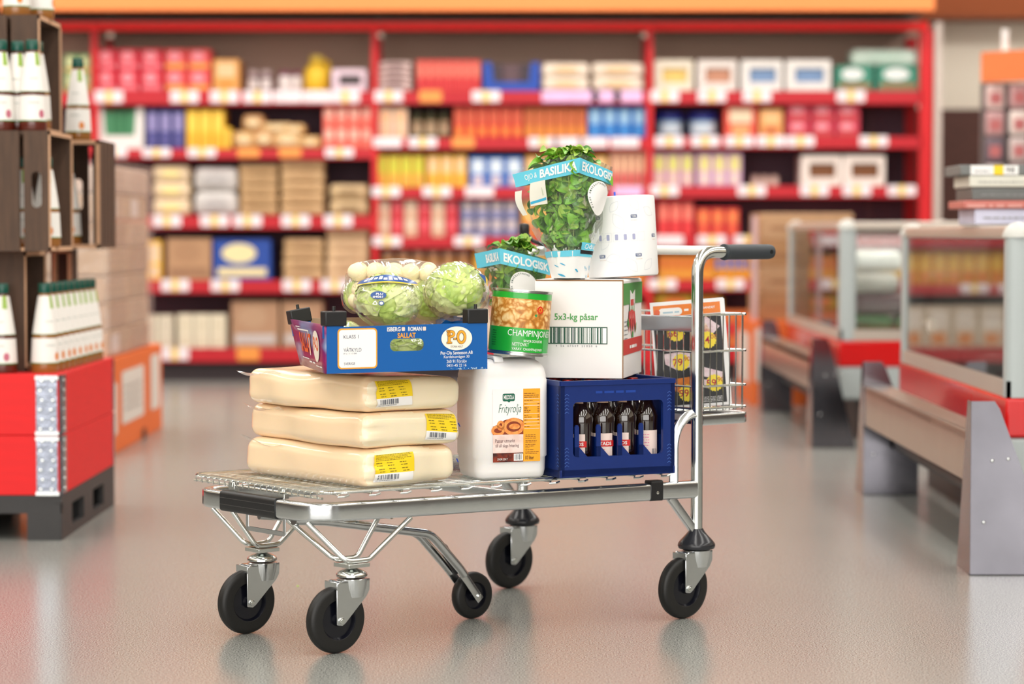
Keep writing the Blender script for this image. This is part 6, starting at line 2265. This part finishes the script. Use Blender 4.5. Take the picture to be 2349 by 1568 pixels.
for k in range(9):
    y = 8.13 + k * 0.098
    put(0, -1.572 + 0.002 * k, y, DT, 'amber sauce bottle with white labels, ' + ORD_[k] + ' in the row along the collar edge', 0.75 + 0.06 * (k % 3))
put(1, -1.705, 8.09, DT, 'dark sauce bottle on the collar in front of the lowest wooden crate')
put(1, -1.590, 8.05, 1.3625, 'maroon sauce bottle standing foremost on the handle hole crate', 0.4)
put(1, -1.695, 8.05, 1.3625, 'maroon sauce bottle at the picture edge on the handle hole crate', 0.3)
put(1, -1.650, 8.105, 1.3625, 'maroon sauce bottle tucked behind the foremost one on the handle hole crate', 0.1)
put(0, -1.560, 8.115, 0.9765, 'sauce bottle glimpsed through the oval handle hole')
put(0, -1.640, 8.115, 0.9765, 'sauce bottle glimpsed through the slat gap of the handle hole crate')
put(0, -1.618, 8.83, 0.9805, 'sauce bottle standing inside the crate that opens towards the shopper')
put(0, -1.583, 8.85, 1.3585, 'sauce bottle alone on top of the crate that opens towards the shopper')
put(0, -1.632, 8.34, 1.3785, 'sauce bottle inside the topmost wooden crate')
put(0, -1.680, 8.24, 1.7565, 'amber sauce bottle on the topmost crate, bottom half showing')
put(0, -1.622, 8.36, 1.7565, 'amber sauce bottle at the rear corner on the topmost crate', 1.0)
put(0, -1.785, 8.26, 1.7565, 'amber sauce bottle on the topmost crate at the picture edge', 1.0)

# ---- orange display box with wrapped cartons further back
OX1, OY0, OY1 = -1.835, 11.0, 12.65
OZ = atY(252, 826, 11.0).z
OCB = mat('display_orange', (236, 112, 44), 0.55, 0, 0.05, 3)
ob = thing('display_box', 'orange cardboard display box with white printed panels under a wrapped carton stack', 'box', (-2.3, 11.8, 0))
MB().box(-2.8, OY0, 0.0, OX1, OY1, OZ, OCB).build('box_body', ob, True, bevel=0.005)
lb = MB(frame((OX1 + 0.002, OY0, 0), (0, 1, 0), (0, 0, 1)))
lb.rrect(0.34, 0.12, 1.02, 0.37, 0.02, mat('display_white', (232, 224, 214), 0.5), 0.0)
lb.rrect(0.02, 0.09, 0.20, 0.33, 0.02, mat('display_white', (232, 224, 214), 0.5), 0.0)
lb.rrect(1.25, 0.12, 1.55, 0.40, 0.02, mat('display_white', (232, 224, 214), 0.5), 0.0)
for k in range(4):
    lb.scribble(0.42, 0.18 + 0.035 * k, 0.5, 0.022, mat('display_grey', (180, 172, 164), 0.5), k, 0.001)
lb.rect(0.95, 0.0, 1.08, 0.05, mat('display_slot', (60, 40, 30), 0.6), 0.001)
lb.build('side_print', ob, True)
k_ = 0
nl = 7
Ht = (atY(250, 380, 11.3).z - OZ) / nl
for l in range(nl):
    for q in range(2):
        ya = OY0 + 0.12 + q * 0.66
        x1 = OX1 - 0.03 - 0.004 * (l % 3)
        c_ = ((222, 196, 158), (212, 182, 146), (230, 206, 174))[(l + q) % 3] if l < nl - 1 else (232, 214, 196)
        t = thing('wrapped_carton', 'beige carton in shrink wrap, ' + ORD_[l] + (' layer up, front column' if q == 0 else ' layer up, rear column') + ' on the orange display box', 'carton', (x1 - 0.35, ya + 0.32, OZ + l * Ht), 0, 'wrapped beige cartons on the orange box')
        MB().box(x1 - 0.72, ya, OZ + l * Ht + 0.003, x1, ya + 0.645, OZ + (l + 1) * Ht - 0.003, colr(c_)).build('carton_body', t, True, bevel=0.008)
        m_ = MB(frame((x1 + 0.001, ya, OZ + l * Ht), (0, 1, 0), (0, 0, 1)))
        for g_ in range(3):
            m_.scribble(0.06, 0.02 + g_ * 0.036, 0.52, 0.016, colr((186, 164, 146)), l * 3 + g_ + q * 31)
        if (l, q) in ((0, 0), (5, 1), (5, 0)):
            m_.rrect(0.1, 0.02, 0.34, Ht - 0.02, 0.02, WHITE, 0.0012)
        m_.build('carton_print', t, True)
t = thing('shrink_wrap', 'loose clear shrink wrap around the beige carton stack', 'plastic wrap', (-2.2, 11.8, OZ))
mb = MB()
zt_ = OZ + nl * Ht + 0.01
mb.grid(lambda u, v: (OX1 - 0.012 + 0.010 * noise.noise(Vector((u * 9, v * 9, 1))), OY0 + 0.09 + u * 1.37, OZ + 0.01 + (zt_ - OZ) * v), 24, 24, film('stack_wrap', 0.06, (250, 235, 230), 0.16, 9, 0.8, 0.2, 0.3))
mb.grid(lambda u, v: (-2.6 + (OX1 - 0.012 + 2.6) * u, OY0 + 0.09 + 0.008 * noise.noise(Vector((u * 9, v * 9, 4))), OZ + 0.01 + (zt_ - OZ) * v), 24, 24, film('stack_wrap'))
mb.build('wrap_sheet', t, True)

# ================================================================== THE FREEZERS
FGR = mat('freezer_grey', (178, 186, 186), 0.35, 0, 0.03, 4)
FGL = mat('freezer_pale_grey', (206, 206, 200), 0.4, 0, 0.03, 4)
FRAIL = mat('freezer_rail', (196, 184, 172), 0.35, 0.3, 0.04, 4)
FRED = mat('freezer_red', (212, 8, 10), 0.22, 0, 0.03, 4, coat=0.3)
FDK = mat('freezer_dark', (44, 44, 46), 0.5)
GLASS = film('freezer_glass', 0.08, (245, 250, 248), 0.03, 5, 0.0, 0.01, 0.85)


def freezer(label, x0, x1, y0, y1, zt):
    t = thing('chest_freezer', label, 'freezer', ((x0 + x1) / 2, (y0 + y1) / 2, 0), 0, 'red and grey chest freezers')
    MB().box(x0 + 0.10, y0 + 0.10, 0.0, x1 - 0.1, y1 - 0.1, 0.20, FDK).build('plinth', t, True)
    MB().box(x0, y0, 0.20, x1, y1, 0.362, FGR).build('lower_body', t, True, bevel=0.012)
    MB().box(x0 - 0.004, y0 - 0.004, 0.362, x1 + 0.004, y1 + 0.004, 0.492, FRED).build('red_band', t, True, bevel=0.01)
    mb = MB()
    for a, b, c_, d in ((x0, y0, x1, y0 + 0.03), (x0, y1 - 0.03, x1, y1), (x0, y0, x0 + 0.03, y1), (x1 - 0.03, y0, x1, y1)):
        mb.box(a, b, 0.492, c_, d, 0.545, FRAIL)
    mb.box(x0 + 0.03, y0 + 0.03, 0.47, x1 - 0.03, y1 - 0.03, 0.50, FDK)
    mb.build('lower_rail', t, True)
    for (a, b) in ((x0, y0), (x0, y1 - 0.08), (x1 - 0.08, y0), (x1 - 0.08, y1 - 0.08)):
        m_ = MB()
        m_.sweep([(a + 0.04, b + 0.04, 0.492), (a + 0.04, b + 0.04, zt - 0.03)], rr(-0.042, -0.042, 0.042, 0.042, 0.025, 4), FGR)
        m_.build('corner_post', t, True)
        m_ = MB()
        m_.grid(lambda u, v: (a + 0.04 + 0.052 * sin(v * pi / 2) * cos(u * 2 * pi), b + 0.04 + 0.052 * sin(v * pi / 2) * sin(u * 2 * pi), zt - 0.035 + 0.05 * cos(v * pi / 2)), 20, 8, FGL, wrap=True)
        m_.build('corner_cap', t, True)
    mb = MB()
    for p, q in (((x0 + 0.03, y0 + 0.03), (x1 - 0.03, y0 + 0.03)), ((x0 + 0.03, y1 - 0.03), (x1 - 0.03, y1 - 0.03)), ((x0 + 0.03, y0 + 0.03), (x0 + 0.03, y1 - 0.03)), ((x1 - 0.03, y0 + 0.03), (x1 - 0.03, y1 - 0.03))):
        mb.sweep([(p[0], p[1], zt - 0.02), (q[0], q[1], zt - 0.02)], rr(-0.028, -0.022, 0.028, 0.022, 0.012, 4), FRAIL, up=(0, 0, 1))
    mb.build('top_rail', t, True)
    for nm, (a, b, c_, d) in (('side_glass', (x0 + 0.010, y0 + 0.08, x0 + 0.016, y1 - 0.08)), ('end_glass', (x0 + 0.08, y0 + 0.010, x1 - 0.08, y0 + 0.016)), ('end_glass', (x0 + 0.08, y1 - 0.016, x1 - 0.08, y1 - 0.010)), ('side_glass', (x1 - 0.016, y0 + 0.08, x1 - 0.010, y1 - 0.08))):
        MB().box(a, b, 0.545, c_, d, zt - 0.04, GLASS).build(nm, t, True)
    return t


FX = 1.600
freezer('red and grey glass walled chest freezer with books stacked on its top', FX, 2.75, 7.80, 9.95, 1.045)
freezer('red and grey glass walled chest freezer further back, past the first', 1.615, 2.55, 11.90, 14.15, 1.075)
FB_ = mat('frozen_bag_white', (236, 232, 222), 0.4, 0, 0.08, 8, 0.4, 20, coat=0.3)
FB2 = mat('frozen_bag_purple', (120, 80, 90), 0.4, 0, 0.2, 12, 0.4, 20)
FB3 = mat('frozen_bag_green', (30, 130, 50), 0.4, 0, 0.1, 12)
rnd = random.Random(9)
n_ = 0
for lv in range(3):
    for q in range(6 - lv):
        px_ = 1.82 + (q % 2) * 0.39 + rnd.uniform(-0.02, 0.02)
        py_ = 8.62 + (q // 2) * 0.44 + rnd.uniform(-0.02, 0.02) + lv * 0.14
        t = thing('frozen_food_bag', 'white frozen food bag, ' + ORD_[n_ % 10] + (' of the heap in the near freezer' if n_ < 10 else ' of the upper bags in the near freezer'), 'bag', (px_, py_, 0.503 + lv * 0.112), rnd.uniform(-0.2, 0.2), 'white frozen bags in the freezer beside the books')
        m_ = MB(); soft(m_, 0.36, 0.42, 0.10, FB_, 0.045, 12, 0.018, 7, n_); m_.build('bag_body', t, smooth=70)
        m_ = MB(frame((-0.1, -0.214, 0.03), (1, 0, 0), (0, 0, 1))); m_.rrect(0, 0, 0.2, 0.04, 0.01, mat('frozen_print', (206, 60, 50), 0.5)) ; m_.build('bag_print', t)
        n_ += 1
t = thing('frozen_food_carton', 'dark red frozen food carton under the white bags, glass end of the first freezer', 'carton', (2.05, 8.02, 0.502))
MB().box(1.70, 7.93, 0.503, 2.5, 8.08, 0.60, mat('frozen_dark_red', (130, 40, 40), 0.5)).build('carton_body', t, True)
specF = [(1.80, 12.25, 0, FB3, 'bright green'), (2.05, 12.25, 0, FB3, 'dark green'), (2.28, 12.25, 0, FB2, 'plum coloured'), (1.86, 12.25, 1, FB2, 'brown purple'), (2.14, 12.25, 1, FB2, 'purple'), (1.80, 12.25, 2, FB_, 'cream white'), (2.12, 12.25, 2, FB_, 'ivory white'), (1.84, 12.28, 3, FB_, 'chalk white')]
for k, (px_, py_, lv, m__, nm) in enumerate(specF):
    t = thing('frozen_food_bag', nm + ' frozen food bag piled against the end glass of the rear freezer', 'bag', (px_, py_, 0.503 + lv * 0.108), 0.1 * (k % 3 - 1), 'frozen bags in the rear freezer')
    m_ = MB(); soft(m_, 0.26, 0.30, 0.105, m__, 0.045, 12, 0.018, 9, k + 30); m_.build('bag_body', t, smooth=70)


# ---- galvanised bumper guards
def guard(label, X0, Ya, Yb_, wa, wb, grp='galvanised freezer guards'):
    t = thing('freezer_guard', label, 'guard rail', (X0, (Ya + Yb_) / 2, 0), 0, grp)
    for Yq, wq in ((Ya, wa), (Yb_, wb)):
        mb = MB(frame((X0, Yq, 0), (1, 0, 0), (0, 0, 1)))
        zw = max(0.0, 0.50 * (wa - wq) / (wa - 0.085))
        plate(mb, [(0, 0), (wq, 0)] + ([(wq, zw)] if zw > 0 else []) + [(0.085, 0.500), (0.07, 0.523), (0.0, 0.523)], [], 0.004, GALV)
        mb.T = None
        # side flange, tapering to the top
        mb.f([mb.v(p) for p in ((X0, Yq, 0), (X0, Yq + 0.215, 0), (X0, Yq + 0.06, 0.523), (X0, Yq, 0.523))], GALV)
        mb.box(X0, Yq, 0, X0 + wq - 0.01, Yq + 0.03, 0.003, GALV)
        u_ = mb.build('end_plate', t, True, smooth=0)
        for (bx_, bz) in ((0.064, 0.345), (0.112, 0.350), (0.04, 0.16)):
            m_ = MB(frame((X0 + bx_, Yq - 0.0005, bz), (1, 0, 0), (0, 0, 1)))
            m_.lathe([(0.006, 0), (0.004, 0.004), (0, 0.005)], CHB, 10)
            m_.build('rivet', u_, True)
    mb = MB()
    mb.sweep([(X0 + 0.012, Ya + 0.005, 0.350), (X0 + 0.012, Yb_ - 0.002, 0.350)], rr(-0.008, -0.078, 0.008, 0.078, 0.006, 3), mat('guard_rail_alu', (206, 196, 184), 0.32, 1.0, 0.06, 6, 0.05, 60), up=(0, 0, 1))
    mb.box(X0 + 0.004, Ya + 0.005, 0.40, X0 + 0.10, Yb_ - 0.002, 0.428, mat('guard_rail_alu', (206, 196, 184), 0.32, 1.0))
    mb.build('rail', t, True)
    m_ = MB().tube([(X0 + 0.14, Ya + 0.05, 0.20), (X0 + 0.14, Yb_ - 0.05, 0.20)], 0.03, FDK, 12)
    m_.build('rear_tube', t, True)
    return t


guard('galvanised steel guard with two sloping end plates in front of the first freezer', 1.372, 7.205, 9.41, 0.275, 0.215)
guard('galvanised steel guard with sloping end plates in front of the rear freezer', 1.425, 11.47, 13.76, 0.212, 0.175)

# ---- stacked books on the first freezer
BKs = [(2236, 480, 516, (214, 214, 236), 'lilac white', 0.0), (2210, 461, 480, (206, 120, 110), 'dusty red lettered', -0.01), (2230, 431, 461, (110, 112, 110), 'dark grey', 0.005), (2224, 404, 431, (228, 226, 212), 'ivory', 0.0), (2202, 380, 404, (120, 122, 120), 'grey, with a price strip', 0.0)]
Yk = 8.35
zb_ = 1.052
for k, (pxl, ya, yb, c_, nm, dy) in enumerate(BKs):
    h_ = atY(2250, ya, Yk).z - atY(2250, yb, Yk).z
    x0 = X(pxl, Yk)
    t = thing('book', nm + ' thick book in the stack on the near freezer, ' + ('bottom', 'second up', 'third up', 'fourth up', 'topmost')[k], 'book', (x0 + 0.2, Yk + 0.15, zb_), 0, 'books stacked on the freezer')
    MB().box(x0, Yk + dy, zb_ + 0.001, x0 + 0.42, Yk + 0.30 + dy, zb_ + h_, colr(c_)).build('book_block', t, True, bevel=0.004)
    m_ = MB(frame((x0, Yk + dy - 0.002, zb_), (1, 0, 0), (0, 0, 1)))
    if k == 1:
        for q in range(4):
            m_.scribble(0.01 + q * 0.1, 0.005, 0.09, 0.018, colr((226, 160, 150)), q)
    elif k == 4:
        m_.rect(0.035, 0.002, 0.200, h_ - 0.001, WHITE, 0)
        m_.rect(0.115, 0.002, 0.148, h_ - 0.001, YEL, 0.0006)
        m_.scribble(0.05, 0.012, 0.05, 0.006, GREYP, 4)
        m_.text('98', 0.158, 0.010, 0.028, 0.018, BLACKP, 0.0006)
    else:
        m_.scribble(0.03, h_ * 0.4, 0.25, h_ * 0.14, colr((150, 150, 150)), k)
    m_.build('spine_print', t, True)
    zb_ += h_ + 0.0005

# ---- cardboard boxes on an orange display pallet behind the rear guard
t = thing('display_box', 'orange display box on the floor beside the rear guard, with brown cartons on it', 'box', (1.8, 14.8, 0))
MB().box(1.415, 14.25, 0, 2.2, 15.2, 0.50, OCB).build('box_body', t, True, bevel=0.005)
lb = MB(frame((1.413, 15.2, 0), (0, -1, 0), (0, 0, 1)))
lb.rrect(0.1, 0.12, 0.8, 0.42, 0.03, mat('display_white', (232, 224, 214), 0.5))
lb.T = frame((1.415, 14.248, 0), (1, 0, 0), (0, 0, 1))
lb.rrect(0.02, 0.14, 0.12, 0.46, 0.02, mat('display_white', (232, 224, 214), 0.5))
lb.build('box_print', t, True)
zz1 = 0.503
for k in range(4):
    t = thing('cardboard_carton', 'brown cardboard carton, ' + ORD_[k] + ' up in the stack behind the rear freezer guard', 'carton', (1.75, 14.7, zz1), 0, 'brown cartons behind the rear guard')
    x0_ = X(1740 + (k % 2) * 5, 14.4)
    MB().box(x0_, 14.4, zz1, x0_ + 0.55, 15.0, zz1 + 0.157, colr(((176, 130, 86), (190, 148, 108))[k % 2])).build('carton_body', t, True, bevel=0.006)
    MB().box(x0_ + 0.06, 14.397, zz1 + 0.06, x0_ + 0.2, 14.399, zz1 + 0.08, colr((160, 112, 74))).build('carton_tape', t, True)
    zz1 += 0.159
t = thing('wrap_post', 'pale upright film wrapped post beside the brown carton stack', 'post', (X(1733, 14.3), 14.3, 0.5))
MB().box(X(1726, 14.3), 14.3, 0.5, X(1738, 14.3), 14.34, 1.12, mat('pale_pink_post', (206, 170, 170), 0.5)).build('post_body', t, True)

# ---- promotion stand with an orange header at the far side
PS = thing('promotion_stand', 'tall stand with orange header and rows of hanging pink packs beside the cream wall', 'stand', (2.95, 13.2, 0))
Ys = 13.0
xh0 = X(2268, Ys)
MB().prism([(xh0, Ys + 0.25), (xh0 + 1.2, Ys - 0.9), (xh0 + 1.25, Ys - 0.85), (xh0 + 0.05, Ys + 0.3)], Z(182, Ys), Z(112, Ys), mat('header_orange', (246, 130, 70), 0.5)).build('header', PS, True)
MB().box(xh0 + 0.02, Ys + 0.32, 0.0, xh0 + 0.9, Ys + 0.36, Z(182, Ys), mat('stand_grey', (120, 112, 112), 0.5)).build('back_board', PS, True)
MB().tube([(xh0 + 0.12, Ys + 0.2, Z(112, Ys)), (xh0 + 0.12, Ys + 0.2, Z(60, Ys))], 0.02, WHITE, 10).build('hanger', PS, True)
n_ = 0
for r_ in range(4):
    for q in range(5):
        xx = xh0 + 0.03 + q * 0.115; zt2 = Z(190 + r_ * 62, Ys)
        t = thing('hanging_pack', 'pale pink hanging pack, ' + ORD_[q] + ' across, ' + ORD_[r_] + ' row down on the promotion stand', 'food pack', (xx + 0.045, Ys + 0.24 - q * 0.08, zt2 - 0.13), 0, 'hanging packs on the promotion stand')
        cols_ = ((236, 206, 200), (206, 160, 160), (240, 222, 214), (190, 150, 160), (226, 190, 180))[(q + r_) % 5] if r_ < 2 else ((150, 120, 130), (226, 210, 206), (120, 100, 110), (210, 190, 186), (170, 140, 140))[(q + r_) % 5]
        m_ = MB(); soft(m_, 0.10, 0.04, 0.135, colr(cols_), 0.015, 6, 0.004, 20, q); m_.build('pack_body', t, smooth=70)
        m_ = MB(frame((-0.03, -0.0235, 0.03), (1, 0, 0), (0, 0, 1))); m_.rect(0, 0, 0.06, 0.06, colr((200, 110, 110))); m_.build('pack_print', t)
